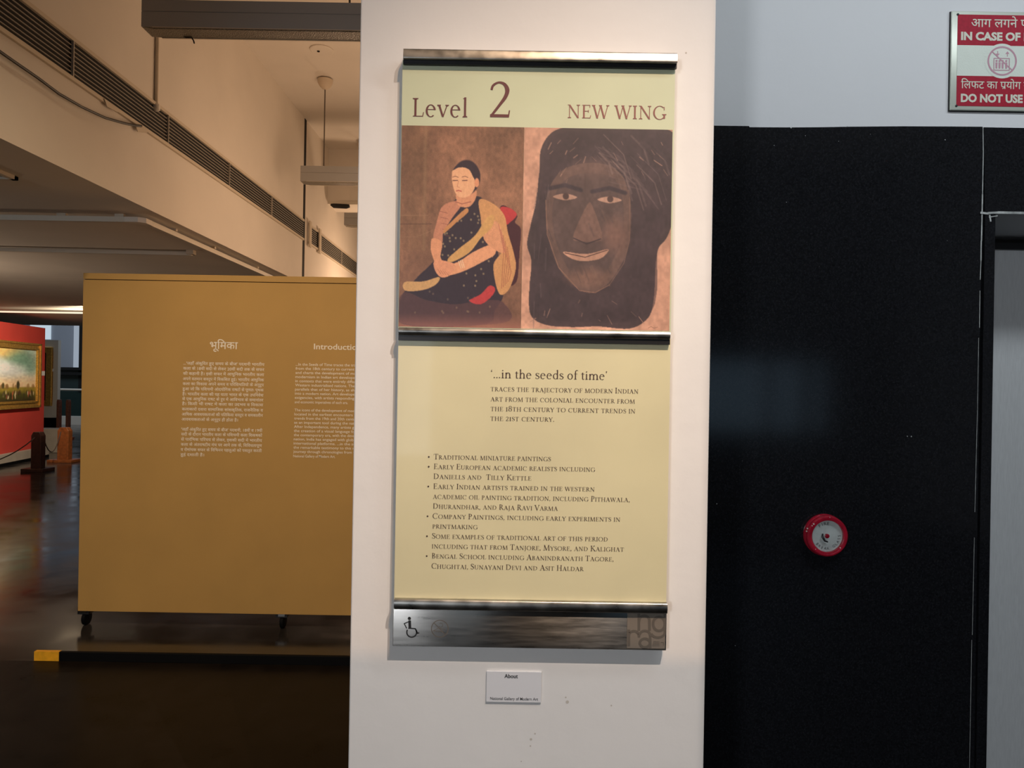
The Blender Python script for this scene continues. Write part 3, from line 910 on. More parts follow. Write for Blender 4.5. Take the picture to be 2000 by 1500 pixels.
W2 = (xb - xm) * F / YT
def Z2(p): return Z1((p[0] - 905 + 50, p[1] + 0.0))
def YY(l): return [Z2(p) for p in l]
q = Paint(W2, H1, 330, (202, 140, 108))
q.grain(5, 0.12); q.grain(30, 0.05)
DK = (76, 56, 52)
q.poly(YY([(1160, 18), (1500, 8), (1860, 15), (1975, 100), (1985, 300), (1945, 640), (1900, 780), (1840, 860), (1820, 1000), (1810, 1200), (1770, 1340), (1640, 1415), (1420, 1400), (1250, 1405), (1060, 1390), (950, 1320), (940, 1140), (955, 950), (925, 830), (950, 690), (985, 540), (1010, 330), (1030, 140)]), DK)
q.poly(YY([(1160, 50), (1500, 40), (1840, 45), (1940, 140), (1930, 600), (1840, 820), (1790, 1300), (1400, 1370), (980, 1300), (975, 900), (1040, 300), (1060, 140)]), (70, 51, 49), .6)
# generic oval face
q.poly(YY([(1350, 260), (1540, 300), (1640, 470), (1640, 800), (1560, 1010), (1430, 1150), (1300, 1150), (1150, 1000), (1070, 760), (1060, 500), (1160, 320)]), (104, 74, 62))
q.poly(YY([(1340, 330), (1520, 360), (1590, 500), (1590, 780), (1500, 980), (1400, 1090), (1310, 1090), (1190, 960), (1110, 740), (1110, 520), (1190, 380)]), (90, 66, 58), .8)
q.line(YY([(1055, 520), (1065, 760), (1145, 990), (1290, 1150), (1400, 1165), (1500, 1110)]), 1.6, (150, 102, 78), .7)
q.line(YY([(1500, 1110), (1600, 960), (1640, 800), (1640, 500)]), 1.6, (130, 90, 70), .6)
for x, y in ((1190, 500), (1500, 520)):
    q.line(YY([(x - 120, y - 60), (x, y - 85), (x + 110, y - 50)]), 8, (64, 48, 48), .9)
    q.poly(YY([(x - 85, y - 5), (x, y - 26), (x + 85, y), (x, y + 20)]), (176, 126, 100))
    q.ell(*Z2((x + 5, y - 8)), 6, 6.5, (84, 58, 50), .3)
q.poly(YY([(1340, 560), (1380, 560), (1450, 770), (1400, 810), (1300, 805), (1245, 775)]), (124, 86, 70), .8)
q.line(YY([(1250, 785), (1340, 825), (1440, 790)]), 2.4, (66, 48, 46), .9)
q.poly(YY([(1180, 880), (1340, 895), (1490, 862), (1440, 925), (1320, 945), (1230, 925)]), (190, 132, 102))
q.line(YY([(1190, 888), (1330, 918), (1485, 868)]), 1.8, (88, 58, 50), .9)
q.ell(*Z2((1540, 760)), 22, 30, (134, 90, 72), 1.2, .7)
q.ell(*Z2((1350, 1060)), 34, 16, (136, 92, 72), 1.2, .7)
q.ell(*Z2((1390, 300)), 36, 16, (112, 80, 68), 1.2, .7)
for k in range(34):
    x = rng.uniform(1080, 1930); y = rng.choice([rng.uniform(60, 380), rng.uniform(60, 380), rng.uniform(1200, 1370)])
    if y > 1000: x = 960 + (x - 1080) * .9
    L = rng.uniform(15, 70); an = rng.uniform(.5, 1.3) if x > 1350 else rng.uniform(1.7, 2.6)
    q.line(YY([(x, y), (x + L * math.cos(an), y + L * math.sin(an))]), rng.uniform(.8, 2.4), (176, 124, 98), rng.uniform(.25, .75))
for k in range(26):
    x0_ = rng.uniform(1380, 1880); y0_ = rng.uniform(60, 300); L_ = rng.uniform(120, 330)
    q.line(YY([(x0_, y0_), (x0_ + L_ * .45, y0_ + L_ * .45), (x0_ + L_ * .62, y0_ + L_)]), rng.uniform(1.2, 4), [(120, 92, 82), (64, 48, 46), (138, 104, 90)][k % 3], rng.uniform(.2, .5))
for k in range(22):
    x0_ = rng.uniform(970, 1080); y0_ = rng.uniform(300, 1250); L_ = rng.uniform(60, 220)
    q.line(YY([(x0_, y0_), (x0_ + rng.uniform(-30, 30), y0_ + L_)]), rng.uniform(1.2, 3), [(112, 86, 78), (66, 50, 48)][k % 2], .35)
for k in range(16):
    x0_ = rng.uniform(1150, 1580); y0_ = rng.choice([rng.uniform(580, 720), rng.uniform(960, 1040)]); L_ = rng.uniform(40, 110)
    q.line(YY([(x0_, y0_), (x0_ + L_ * .4, y0_ + L_)]), rng.uniform(2, 5), [(124, 88, 70), (82, 62, 56)][k % 2], .3)
for k in range(7):
    y = 150 + k * 40
    q.line(YY([(1420 + k * 12, y), (1560 + k * 30, y + 60), (1690 + k * 25, y + 190)]), 2.2, (112, 84, 76), .35)
q.grain(14, 0.16); q.grain(60, 0.12); q.speck(0.05)
q.line(YY([(1770, 1412), (1790, 1402), (1810, 1412), (1835, 1406)]), 1.0, (120, 76, 56), .7)
q.build('head_print', M['print'], hs, (xm + .0004, YT, pz1), (xb, YT, pz1), (xm + .0004, YT, pz0))

# clear acrylic covers
for nm, x0, x1, z0, z1 in (('clear_cover', hx0 - .001, hx1 + .002, hz0, hz1), ('clear_cover', lx0 - .001, lx1 + .002, lz0, lz1)):
    MB().box(x0, x1, YS - 0.0055, YS - 0.0025, z0, z1).build(nm, M['acrylic'], sign)
# steel rails: rounded front, extruded across the sign
def rail(name, tl, tr, bl_, br_, depth, m, bulge=0.0022, rad=0.003, tilt=0.0):
    Yf = YP - depth
    c = [P(*p, Yf) for p in (tl, tr, bl_, br_)]
    x0 = (c[0].x + c[2].x) / 2; x1 = (c[1].x + c[3].x) / 2
    z1 = (c[0].z + c[1].z) / 2; z0 = (c[2].z + c[3].z) / 2
    pr_ = [(YP - 0.012, z1), (YP - 0.012, z0)]
    h = z1 - z0
    for k in range(5):
        a = R(-90 + 70 * k / 4)
        pr_.append((Yf + bulge + rad - rad * math.cos(a) - 0 * 1, z0 + rad + rad * math.sin(a)))
    for k in range(1, 8):
        t = k / 8
        pr_.append((Yf + bulge * (2 * t - 1) ** 2, z0 + rad * .7 + (h - rad * 1.4) * t))
    for k in range(5):
        a = R(20 + 70 * k / 4)
        pr_.append((Yf + bulge + rad - rad * math.cos(a), z1 - rad + rad * math.sin(a)))
    tt = math.tan(R(tilt))
    pr_ = pr_[:2] + [(y + (z - z0) * tt, z) for y, z in pr_[2:]]
    return MB().prism_x(pr_, x0, x1).build(name, m, sign, smooth=True)
rail('top_rail', (787.5, 93), (1324, 101), (787, 115), (1323, 120), 0.038, M['steelrail'], bulge=0.0006, rad=0.002, tilt=9)
rail('middle_rail', (778.5, 640.5), (1310, 646), (778, 655.5), (1309, 661), 0.034, M['steelrail'])
rail('bottom_rail', (769.5, 1172), (1304, 1179), (769, 1192), (1304, 1199), 0.034, M['steelrail'])
# dark strips standing in for the shadow below the top and middle rails
for nm, y0, y1, x0, x1 in (('rail_shade_strip', 113, 126, 787.5, 1322), ('rail_shade_strip', 652, 666, 778, 1308.5)):
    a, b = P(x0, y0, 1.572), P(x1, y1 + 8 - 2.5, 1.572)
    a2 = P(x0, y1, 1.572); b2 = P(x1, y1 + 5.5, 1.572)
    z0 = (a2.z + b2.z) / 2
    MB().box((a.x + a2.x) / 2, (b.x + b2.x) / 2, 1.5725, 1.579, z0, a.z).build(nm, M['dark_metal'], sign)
# brushed base plate with pictograms and emblem
YB = 1.577
c = [P(768, 1188, YB), P(1303, 1194, YB), P(766.5, 1262, YB), P(1300.5, 1270.5, YB)]
bx0 = (c[0].x + c[2].x) / 2; bx1 = (c[1].x + c[3].x) / 2; bz1 = (c[0].z + c[1].z) / 2; bz0 = (c[2].z + c[3].z) / 2
plate = MB().box(bx0, bx1, YB, 1.590, bz0, bz1).build('base_plate', M['steel'], sign, bevel=0.0012, smooth=True)
Ye = YB - 0.0005
def pxs(*l): return [(P(x, y, Ye).x, P(x, y, Ye).z) for x, y in l]
k = 1 / F * Ye
mb = MB()
hd = P(799.5, 1208, Ye); ring(mb, hd.x, hd.z, 0, 3.2 * k, Ye, seg=20)
stroke(mb, pxs((800, 1213), (800.5, 1227)), 5.2 * k, Ye)
stroke(mb, pxs((799, 1214), (789.5, 1218), (794, 1227)), 2.0 * k, Ye)
stroke(mb, pxs((798, 1227), (811, 1228), (815.5, 1237), (818, 1236)), 2.4 * k, Ye)
hd = P(804, 1235, Ye); ring(mb, hd.x, hd.z, 8.3 * k, 10.8 * k, Ye, 150, 395)
mb.build('wheelchair_pictogram', M['black'], plate, flip=False)
mb = MB()
hd = P(859, 1228, Ye); ring(mb, hd.x, hd.z, 15.6 * k, 17.2 * k, Ye)
stroke(mb, pxs((848, 1217), (870, 1240)), 1.5 * k, Ye)
stroke(mb, pxs((846, 1232), (856, 1227), (869, 1229)), 1.1 * k, Ye)
stroke(mb, pxs((846, 1232), (856, 1233), (866, 1234)), 1.1 * k, Ye)
ring(mb, hd.x + 1.5 * k, hd.z + 7 * k, 3.6 * k, 4.6 * k, Ye, -150, 120, 16)
mb.build('no_smoking_pictogram', M['etch'], plate, flip=False)
mb = MB()
def lg(x, y): 
    p = P(1180 + x / 9.373, 1140 + y / 9.373, Ye); return (p.x, p.z)
a = lg(425, 540); b = lg(1112, 1192)
mb.quad([(a[0], Ye, a[1]), (b[0], Ye, a[1]), (b[0], Ye, b[1]), (a[0], Ye, b[1])])
mb.build('emblem_tile', M['etch_l'], plate, flip=False)
mb = MB()
Y2 = Ye - 0.0003
s9 = k / 9.373
def lst(pts, wd): stroke(mb, [lg(*p) for p in pts], wd * s9, Y2)
def lrg(cx, cy, r, wd, a0, a1, sy=1.0):
    n = 28
    pts = [(cx + r * math.cos(R(a0 + (a1 - a0) * i / n)), cy - r * sy * math.sin(R(a0 + (a1 - a0) * i / n))) for i in range(n + 1)]
    lst(pts, wd)
lst([(635, 560), (635, 850)], 50); lst([(828, 680), (828, 850)], 52); lrg(735, 680, 94, 48, 0, 180)       # n
lrg(1003, 735, 108, 48, 0, 360, 1.18); lst([(1108, 560), (1108, 900)], 44); lrg(985, 890, 125, 44, 200, 360, .75)   # g
lst([(452, 850), (452, 1130)], 48); lrg(545, 945, 90, 46, 0, 180, .85); lst([(638, 900), (638, 970)], 46)            # m
lrg(745, 945, 96, 46, 0, 170, .85); lst([(842, 930), (842, 1180)], 48); lrg(745, 1085, 92, 46, 0, 360, .85)          # a
for y in (1060, 1085, 1110, 1135):
    lst([(880 + (1135 - y) * .3, y), (1010, y)], 9)
lst([(1040, 1075), (1085, 1075), (1085, 1130)], 12)
mb.build('emblem_letters', M['etch'], plate, flip=False)

# ================================================================== ABOUT CARD
a, b = P(951, 1311.5, YP), P(1056.5, 1373, YP)
ca = thing('information_card', 'small white card reading About below the directory sign', 'card', ((a.x + b.x) / 2, YP, b.z))
Yc = YP - 0.004
a, b = P(950.5, 1311, Yc), P(1057, 1372.5, Yc)
cb = MB().box(a.x, b.x, Yc, YP, b.z, a.z).build('card_board', M['card'], ca, bevel=0.0005)
mb = MB()
lay_sans(mb, 'About', 985, 1324, 1011.5, 1324.5, Yc - .0005, height=7.6, bold=0.022)
mb.build('card_heading', M['cardink'], cb, flip=False)
mb = MB()
lay_sans(mb, 'National Gallery of Modern Art', 957.5, 1367, 1051, 1368, Yc - .0005, height=5.6, bold=0.004)
mb.build('card_footer', M['cardink'], cb, flip=False)
# scuffs on the pillar
mb = MB()
for px, py, rx in ((1105, 1362, 2), (1108, 1371, 4), (1037, 1444, 3), (1036, 1457, 2), (1045, 1433, 2), (1018, 1487, 1.5), (1194, 1378, 2), (1340, 103, 2)):
    p = P(px, py, YP - .0003)
    ring(mb, p.x, p.z, 0, rx / F * YP * .8, YP - .0004, seg=10)
tag(mb.build('trim_10', M['stain'], flip=False), 'grey scuffs on the white pillar paint', 'structure', kind='structure')

# ================================================================== FIRE NOTICE ON THE LIFT WALL
YF = YW + 0.02
fx0 = P(1857.5, 120, YF - .01).x; fcx = P(1956.7, 119, YF - .01).x
fx1 = 2 * fcx - fx0
fz1 = (P(1860, 21, YF - .01).z); fz0 = P(1856, 214.5, YF - .01).z
fs = thing('fire_notice', 'red and white bilingual IN CASE OF FIRE notice on the pale wall', 'sign', (fcx, YF, fz0))
MB().box(fx0 - .001, fx1 + .001, YF - .004, YF, fz0 - .002, fz1 + .001).build('back_plate', M['dark_metal'], fs)
yf = YF - 0.010
fb = MB().box(fx0, fx1, yf, YF - .004, fz0, fz1).build('rim', M['sign_rim'], fs, bevel=0.002, smooth=True)
rx0 = P(1869, 120, yf).x; rx1 = 2 * fcx - rx0
za, zb, zc_, zd = [P(1900, y, yf).z for y in (28.8, 88.8, 148.4, 207.4)]
yr = yf - 0.0008
up = MB().box(rx0, rx1, yr, yf, zb, za).build('upper_band', M['sign_red'], fs)
ms = MB().box(rx0, rx1, yr, yf, zc_, zb).build('middle_band', M['sign_white'], fs)
lo = MB().box(rx0, rx1, yr, yf, zd, zc_).build('lower_band', M['sign_red'], fs)
yt = yr - 0.0005
mb = MB(); lay_sans(mb, 'आग लगने पर', 1897, 52.5, 2018, 54, yt, height=15.0, cap=.62, bold=.006); mb.build('hindi_lettering', M['sign_let'], up, flip=False)
mb = MB(); lay_sans(mb, 'IN CASE OF FIRE', 1877, 77.5, 2040, 80, yt, height=15.5, cap=.727, bold=.045); mb.build('english_lettering', M['sign_let'], up, flip=False)
mb = MB(); lay_sans(mb, 'िलफट का पयोग न करें', 1877, 172.5, 2040, 174.5, yt, height=13.5, cap=.62, bold=.006)
hx = lambda t: max(v[0] for v in sans(t, .006)[0])
ha, hb_ = P(1877, 172.5, yt), P(2040, 174.5, yt)
hs_ = (hb_.x - ha.x) / (hx('िलफट का पयोग न करें') - min(v[0] for v in sans('िलफट का पयोग न करें', .006)[0]))
px_ = ha.x + hx('िलफट का प') * hs_; pz_ = (ha.z + hb_.z) / 2
stroke(mb, [(px_ - .0035, pz_ + .0055), (px_ - .0105, pz_ + .0005)], .0022, yt)
mb.build('hindi_lettering', M['sign_let'], lo, flip=False)
mb = MB(); lay_sans(mb, 'DO NOT USE LIFT', 1876.5, 198.5, 2040, 201, yt, height=15.5, cap=.727, bold=.045); mb.build('english_lettering', M['sign_let'], lo, flip=False)
cz = (zb + zc_) / 2
kf = 1 / F * yt
disc = MB(); ring(disc, fcx, cz, 0, 34 * kf, yr - .0003); disc.build('disc', M['sign_white'], ms, flip=False)
mb = MB(); ring(mb, fcx, cz, 25.5 * kf, 28.8 * kf, yt - .0002)
stroke(mb, [(fcx - 20 * kf, cz + 18 * kf), (fcx + 20 * kf, cz - 18 * kf)], 2.2 * kf, yt - .0002)
for x0, z0, x1, z1 in ((-16, 5, -16, -18), (-16, -18, 14, -18), (14, -18, 14, 5), (-16, 5, 14, 5)):
    stroke(mb, [(fcx + x0 * kf, cz + z0 * kf), (fcx + x1 * kf, cz + z1 * kf)], 1.6 * kf, yt - .0002)
for x in (-11, -5, 1, 8):
    ring(mb, fcx + x * kf, cz + 0 * kf, 0, 2.2 * kf, yt - .0002, seg=10)
    mb.quad([(fcx + (x + u) * kf, yt - .0002, cz + v * kf) for u, v in ((-2.2, -3), (2.2, -3), (1.6, -15), (-1.6, -15))])
for x, d in ((-9, -1), (10, 1)):
    mb.quad([(fcx + (x + u) * kf, yt - .0002, cz + (14 + v * d) * kf) for u, v in ((-4, 0), (4, 0), (0, 5))])
    stroke(mb, [(fcx + x * kf, cz + 14 * kf), (fcx + x * kf, cz + (14 - 5 * d) * kf)], 1.4 * kf, yt - .0002)
mb.build('lift_pictogram', M['sign_pink'], ms, flip=False)
for x, z in ((rx0, za), (rx0, zd), (rx1, za), (rx1, zd)):
    MB().lathe((x, yf, z), (0, -1, 0), [(.0032, -.001), (.0032, .0015), (.0015, .0024), (0, .0024)], 14).build('screw', M['dark_metal'], fs, smooth=True)

# ================================================================== FIRE CALL POINT
yc = g0 - 0.026
cc = P(1617.5, 1048, yc)
cp = thing('fire_call_point', 'round red break-glass fire alarm point with a silver dial on black granite', 'fire alarm', (cc.x, g0, cc.z))
r0 = 40.5 / F * yc
AX = (0, -1, 0)
c0 = (cc.x, g0, cc.z)
MB().lathe(c0, AX, [(r0 * 1.02, 0), (r0 * 1.02, .008), (r0 * .97, .012), (r0 * .97, .012), (r0 * 1.0, .016), (r0 * .985, .023), (r0 * .93, .026), (r0 * .83, .0262), (r0 * .765, .0245), (r0 * .755, .016)], 64).build('housing', M['red_enamel'], cp, smooth=True)
MB().lathe(c0, AX, [(r0 * .76, .010), (r0 * .76, .017), (0, .017)], 48).build('dial_plate', M['dial'], cp)
dl = [o for o in cp.children if o.name.startswith('dial_plate')][0]
yd = g0 - .0175
mb = MB()
rr = r0 * .60
cdl = Vector((cc.x, 0, cc.z))
lay_arc(mb, 'FIRE', cdl, rr, 133, 78, .0118, yd, bold=.012)
mb.build('fire_lettering', M['cardink'], dl, flip=False); mb = MB()
lay_arc(mb, 'BREAK GLASS', cdl, rr, 215, 368, .0105, yd, inward=True)
mb.build('break_glass_lettering', M['cardink'], dl, flip=False)
hk = MB().tube([(cc.x - .012, yd - .001, cc.z + .006), (cc.x - .014, yd - .004, cc.z - .002), (cc.x - .008, yd - .005, cc.z - .013), (cc.x + .001, yd - .004, cc.z - .016)], [.002, .003, .0025, .0018], 8)
hk.build('hammer_hook', M['dark_metal'], cp, smooth=True)
MB().lathe((cc.x, yd, cc.z), AX, [(.0062, -.001), (.0062, .003), (.0045, .004), (0, .004)], 24).build('centre_pin', M['red_enamel'], cp, smooth=True)
MB().lathe((cc.x, yd - .005, cc.z), AX, [(r0 * .76, 0), (r0 * .76, .0015), (0, .0015)], 48).build('glass_disc', M['glass'], cp)
mb = MB()
for an, rad, s in ((140, .92, .0026), (147, .93, .0018), (160, 1.0, .002), (168, 1.0, .0018), (318, .80, .0018), (226, .86, .0013), (86, .93, .0012)):
    p = Vector((cc.x + r0 * rad * math.cos(R(an)), 0, cc.z + r0 * rad * math.sin(R(an))))
    d_ = .0265 if rad < .95 else .0195
    MB().lathe((p.x, g0 - d_, p.z), AX, [(s, -.004), (s * .8, .0004), (0, .0005)], 7).build('paint_chip', M['chip'], cp)

# ================================================================== OCHRE INTRODUCTION PANEL
YO = 4.4
o0 = P(162.5, 533, YO); o1 = P(152, 1193.5, YO)
ox = (o0.x + o1.x) / 2
op = thing('display_panel', 'freestanding ochre board with white introduction text beside the pillar', 'display board', (ox + 1.2, YO + .04, 0))
oxr = 0.20
seam = P(163, 545.5, YO).z
MB().box(ox, oxr, YO, YO + .08, o1.z, seam - .002).build('board', M['ochre'], op, bevel=.002)
bd = op.children[0]
MB().box(ox, oxr, YO - .0, YO + .08, seam + .002, o0.z).build('cap_board', M['ochre'], op, bevel=.002)
MB().box(ox + .01, oxr - .01, YO + .006, YO + .075, seam - .004, seam + .004).build('seam_strip', M['gap'], op)
yo = YO - .001
mb = MB(); lay_sans(mb, 'भूिमका', 409.8, 681, 464.5, 682, yo, height=13, cap=.62, bold=.012); mb.build('hindi_heading', M['ochre_text'], bd, flip=False)
mb = MB(); lay_sans(mb, 'Introduction', 613, 682, 706, 683.5, yo, height=11, bold=.014); mb.build('english_heading', M['ochre_text'], bd, flip=False)
hi = ["...'जहाँ अंकुिरत हुए समय के बीज' पदशनी भारतीय", 'कला के 18वीं सदी से लेकर 20वीं सदी तक के सफर', 'की कहानी है। इसी सफर में आधुिनक भारतीय कला', 'अपने वतमान सवरूप में िवकिसत हुई। भारतीय आधुिनक',
      'कला का िवकास अपने समय व पिरिसथितयों के अनुरूप', 'हुआ जो िक पिशचमी औदयोिगक राषटों से पूणतः पृथक', 'है। भारतीय कला की यह याता भारत के एक उपिनवेश', 'से एक आधुिनक राषट के रूप में आिवभाव के समानांतर',
      'है। िकसी भी राषट में कला का उदभव व िवकास', 'कलाकारों दवारा सामािजक सांसकृितक, राजनैितक व', 'आिथक आवशयकताओं की पितिकया सवरूप व समकालीन', 'आवशयकताओं के अनुरूप ही होता है।', None,
      "'जहाँ अंकुिरत हुए समय के बीज' पदशनी, 18वीं व 19वीं", 'सदी के दौरान भारतीय कला के पिशचमी कला िशकषकों', 'से पारंिभक पिरचय से लेकर, इसकी सदी में भारतीय', 'कला के अंतराषटीय मंच पर आने तक के, िविवधतापूण', 'व रोमांचक सफर के िविभनन पहलुओं को पसतुत करती', 'हुई दशाती है।']
ys = [712, 722, 732, 742.3, 752, 762, 772, 781.5, 791, 801.5, 811.5, 821, None, 841, 850.5, 860.5, 870.5, 880.5, 889.5]
mb = MB()
for t, y in zip(hi, ys):
    if not t:
        mb.build('hindi_paragraph', M['ochre_text'], bd, flip=False); mb = MB()
        continue
    xl = 358 - (y - 712) * .031; xr = 516.5 - (y - 712) * .031
    vs_, fs_ = sans(t)
    if t.endswith('होता है।'): xr = xl + 110
    if t.endswith('दशाती है।'): xr = xl + 46
    lay_sans(mb, t, xl, y, xr, y + 2.6, yo, height=4.9, cap=.62, bold=.012)
mb.build('hindi_paragraph', M['ochre_text'], bd, flip=False)
en = ['...In the Seeds of Time traces the trajectory of art', 'from the 18th century to current trends in art', 'and charts the development of modernity. The', 'modernism in Indian art developed an identity',
      'in contexts that were entirely different from the', 'Western industrialised nations. The journey runs', 'parallels that of her history, as she evolved to', 'into a modern nation. Art developed in terms of', 'exigencies, with artists responding to the social', 'and economic imperatives of each era.', None,
      'The icons of the development of modern Indian art', 'located in the earliest encounters of Indian and', 'trends from the 19th and 20th centuries. Art was', 'as an important tool during the nationalist time.', 'After Independence, many artists groups strove', 'the creation of a visual language for a new age,', 'the contemporary era, with the development of a',
      'nation, India has engaged with global trends and', 'international platforms. ...in the seeds of time', 'the remarkable testimony to this relentless art', 'journey through chronologies from the period of', 'National Gallery of Modern Art.']
mb = MB()
y = 714.0
for t in en:
    if t is None:
        y += 8.0
        mb.build('english_paragraph', M['ochre_text'], bd, flip=False); mb = MB()
        continue
    xl = 577.5 - (y - 714) * .027
    n = len(t)
    xr = xl + (160 if n > 40 else 3.3 * n)
    if t.startswith('and economic'): xr = xl + 104
    if t.startswith('National'): xr = xl + 82
    lay_sans(mb, t, xl, y, xr, y + 2.4, yo, height=5.2, bold=.010)
    y += 8.12
mb.build('english_paragraph', M['ochre_text'], bd, flip=False)
for px in (169, 553):
    p = P(px, 1222, YO + .05)
    cs = MB().box(p.x - .035, p.x + .035, YO + .012, YO + .075, .075, o1.z + .02)
    fk = cs.build('caster', M['dark_metal'], op)
    MB().lathe((p.x - .014, YO + .05, .042), (1, 0, 0), [(.034, 0), (.042, .004), (.042, .024), (.034, .028)], 24).build('wheel', M['kerb'], fk, smooth=True)
    MB().box(p.x - .02, p.x + .02, YO + .011, YO + .012, .082, .098).build('caster_plate', M['steel'], fk)

# black kerb with a yellow taped end
k0 = P(67, 1291, KY); k1 = P(115, 1292, KY)
kb = thing('floor_kerb', 'low black kerb on the floor with yellow tape on its end', 'kerb', (k0.x + 1.5, KY + .06, 0))
MB().box(k0.x, .3, KY, KY + .022, 0, .050).build('kerb_bar', M['kerb'], kb, bevel=.003)
MB().box(k0.x - .001, k1.x, KY - .0015, KY + .0235, 0.001, .0512).build('yellow_tape', M['tape'], kb)

# ================================================================== CEILING SERVICES
# hanging linear luminaires
YL = 3.94
def luminaire():
    lx, rx_ = -2.09, 0.22
    zb_, dp = 3.500, 0.12
    t = thing('linear_luminaire', 'x', 'ceiling light', ((lx + rx_) / 2, YL, zb_), 'linear luminaires under the high ceiling')
    prof = [(YL, zb_), (YL, zb_ + .082), (YL + .004, zb_ + .085), (YL, zb_ + .088), (YL, zb_ + .150), (YL + dp, zb_ + .150), (YL + dp, zb_)]
    MB().prism_x(prof, lx, rx_).build('housing', M['lum'], t)
    b_ = MB()
    top = [(lx + .004, YL + .004), (rx_ - .004, YL + .004), (rx_ - .004, YL + dp - .004), (lx + .004, YL + dp - .004)]
    bot = [(lx + .06, YL + .012), (rx_ - .06, YL + .012), (rx_ - .06, YL + dp - .008), (lx + .06, YL + dp - .008)]
    b_.v = [Vector((x, y, zb_)) for x, y in top] + [Vector((x, y, zb_ - .007)) for x, y in bot]
    b_.f = [[0, 1, 2, 3], [4, 5, 6, 7]] + [[i, (i + 1) % 4, 4 + (i + 1) % 4, 4 + i] for i in range(4)]
    b_.build('diffuser', M['lumdiff'], t)
    MB().box(lx + .06, rx_ - .06, YL + dp - .008, YL + dp, zb_ - .009, zb_).build('lens_edge', M['trim'], t)
    MB().box(lx + .06, rx_ - .06, YL, YL + .003, zb_ - .003, zb_).build('lens_edge', M['trim'], t)
    for x in (-1.88, -0.95):
        MB().tube([(x, YL + .06, zb_ + .148), (x, YL + .06, CZ - .05)], .006, 6).build('suspension_rod', M['wire'], t)
        MB().lathe((x, YL + .06, CZ), (0, 0, -1), [(.075, 0), (.07, .03), (.055, .06), (.03, .085), (.008, .095), (0, .095)], 28).build('canopy', M['canopy'], t, smooth=True)
    return t
L1 = luminaire()
L2 = copy_tree(L1); L2.location.y = L1.location.y + 2.96; L2.location.z -= 0.012
L3 = copy_tree(L1); L3.location.y = L1.location.y + 4.76; L3.location.z -= 0.035
L1['label'] = 'grey linear luminaire nearest the top edge, largest of the three hanging lights'
L2['label'] = 'grey linear luminaire on a thin rod, second of the three in depth'
L3['label'] = 'small pale linear luminaire just in front of the cross beam'
# bits of loose wire under the first luminaire
p = P(355, 69, YL + .10)
tag(MB().tube([p + Vector((0, 0, 0)), p + Vector((.025, 0, -.012)), p + Vector((.055, 0, -.010)), p + Vector((.068, 0, -.030)), p + Vector((.072, 0, -.045))], .004, 6).build('loose_wire', M['cable']),
    'short black wire dangling under the nearest luminaire', 'wire')
# disc on the ceiling
p = Vector((-1.75, 6.35, CZ))
dsc = thing('ceiling_disc', 'thin round cover plate on the high ceiling above the dome canopy', 'ceiling cover', p)
MB().lathe(p, (0, 0, -1), [(.105, 0), (.105, .008), (.095, .012), (0, .012)], 40).build('cover_plate', M['plaster'], dsc)
MB().lathe(p + Vector((-.03, 0, -.012)), (0, 0, -1), [(.012, 0), (.012, .006), (0, .006)], 12).build('screw_hole', M['gap'], dsc)
# slot diffuser along the beam face
gz0, gz1 = 3.155, 3.345
gY0, gY1, gYm = 1.2, 13.0, 8.05
def grille(y0, y1, label):
    t = thing('air_grille', label, 'air grille', (XB, (y0 + y1) / 2, gz0), 'slot grilles along the beam')
    MB().box(XB + .0012, XB + .0022, y0, y1, gz0, gz1).build('dark_slot', M['gap'], t)
    s = MB()
    n = 8
    for i in range(1, n):
        z = gz0 + (gz1 - gz0) * i / n
        s.box(XB + .002, XB + .009, y0, y1, z - .0019, z + .0019)
    s.build('slats', M['slat'], t)
    f_ = MB()
    f_.box(XB + .0012, XB + .018, y0, y1, gz1, gz1 + .022)
    f_.box(XB + .0012, XB + .018, y0, y1, gz0 - .022, gz0)
    f_.build('edge_trim', M['trim'], t)
    y = y0 + .5
    while y < y1 - .1:
        MB().box(XB + .004, XB + .0175, y - .004, y + .004, gz0, gz1).build('mullion', M['slat'], t)
        y += 1.05
    return t
grille(gY0, gYm - .03, 'long dark slotted air grille on the beam face before the vertical joint')
grille(gYm + .20, gY1, 'short stretch of slotted air grille beyond the vertical joint')
struct(MB().box(XB - .002, XB + .004, gYm - .035, gYm + .035, SZ, CZ), 'trim_11', M['gap'], 'dark vertical expansion joint in the beam')
for y, nm in ((gYm + .17, 'first'), (gYm + .58, 'second')):
    tag(MB().box(XB + .0185, XB + .035, y - .035, y + .035, gz0 - .06, gz1 + .05).build('grille_bracket', M['trim'], bevel=.002),
        'cream upright bracket across the grille, ' + ('next to the dark joint' if nm == 'first' else 'a step beyond the dark joint'), 'bracket', 'brackets across the grille')
# black cable sagging below the grille
pts = [PX(x, y, XB + .027) for x, y in ((-40, 70), (0, 101), (30, 122), (75, 153), (115, 183), (160, 209), (205, 230), (240, 240), (262, 245), (276, 246))]
tag(MB().tube(pts, .0075, 8).build('hanging_cable', M['cable'], smooth=True), 'black cable sagging along the lower edge of the grille', 'cable')
p1 = PX(306, 60, XB + .012); p2 = PX(305, 214, XB + .012)
cdt = thing('conduit', 'thin pale vertical conduit on the beam above the grille', 'conduit', p2)
MB().tube([Vector((XB + .012, p2.y, p2.z + .03)), Vector((XB + .012, p2.y, CZ))], .012, 10).build('conduit_pipe', M['trim'], cdt, smooth=True)
MB().lathe((XB + .012, p2.y, p2.z - .01), (0, 0, 1), [(.012, 0), (.024, .008), (.024, .04), (.014, .05)], 16).build('conduit_end', M['plaster'], cdt, smooth=True)
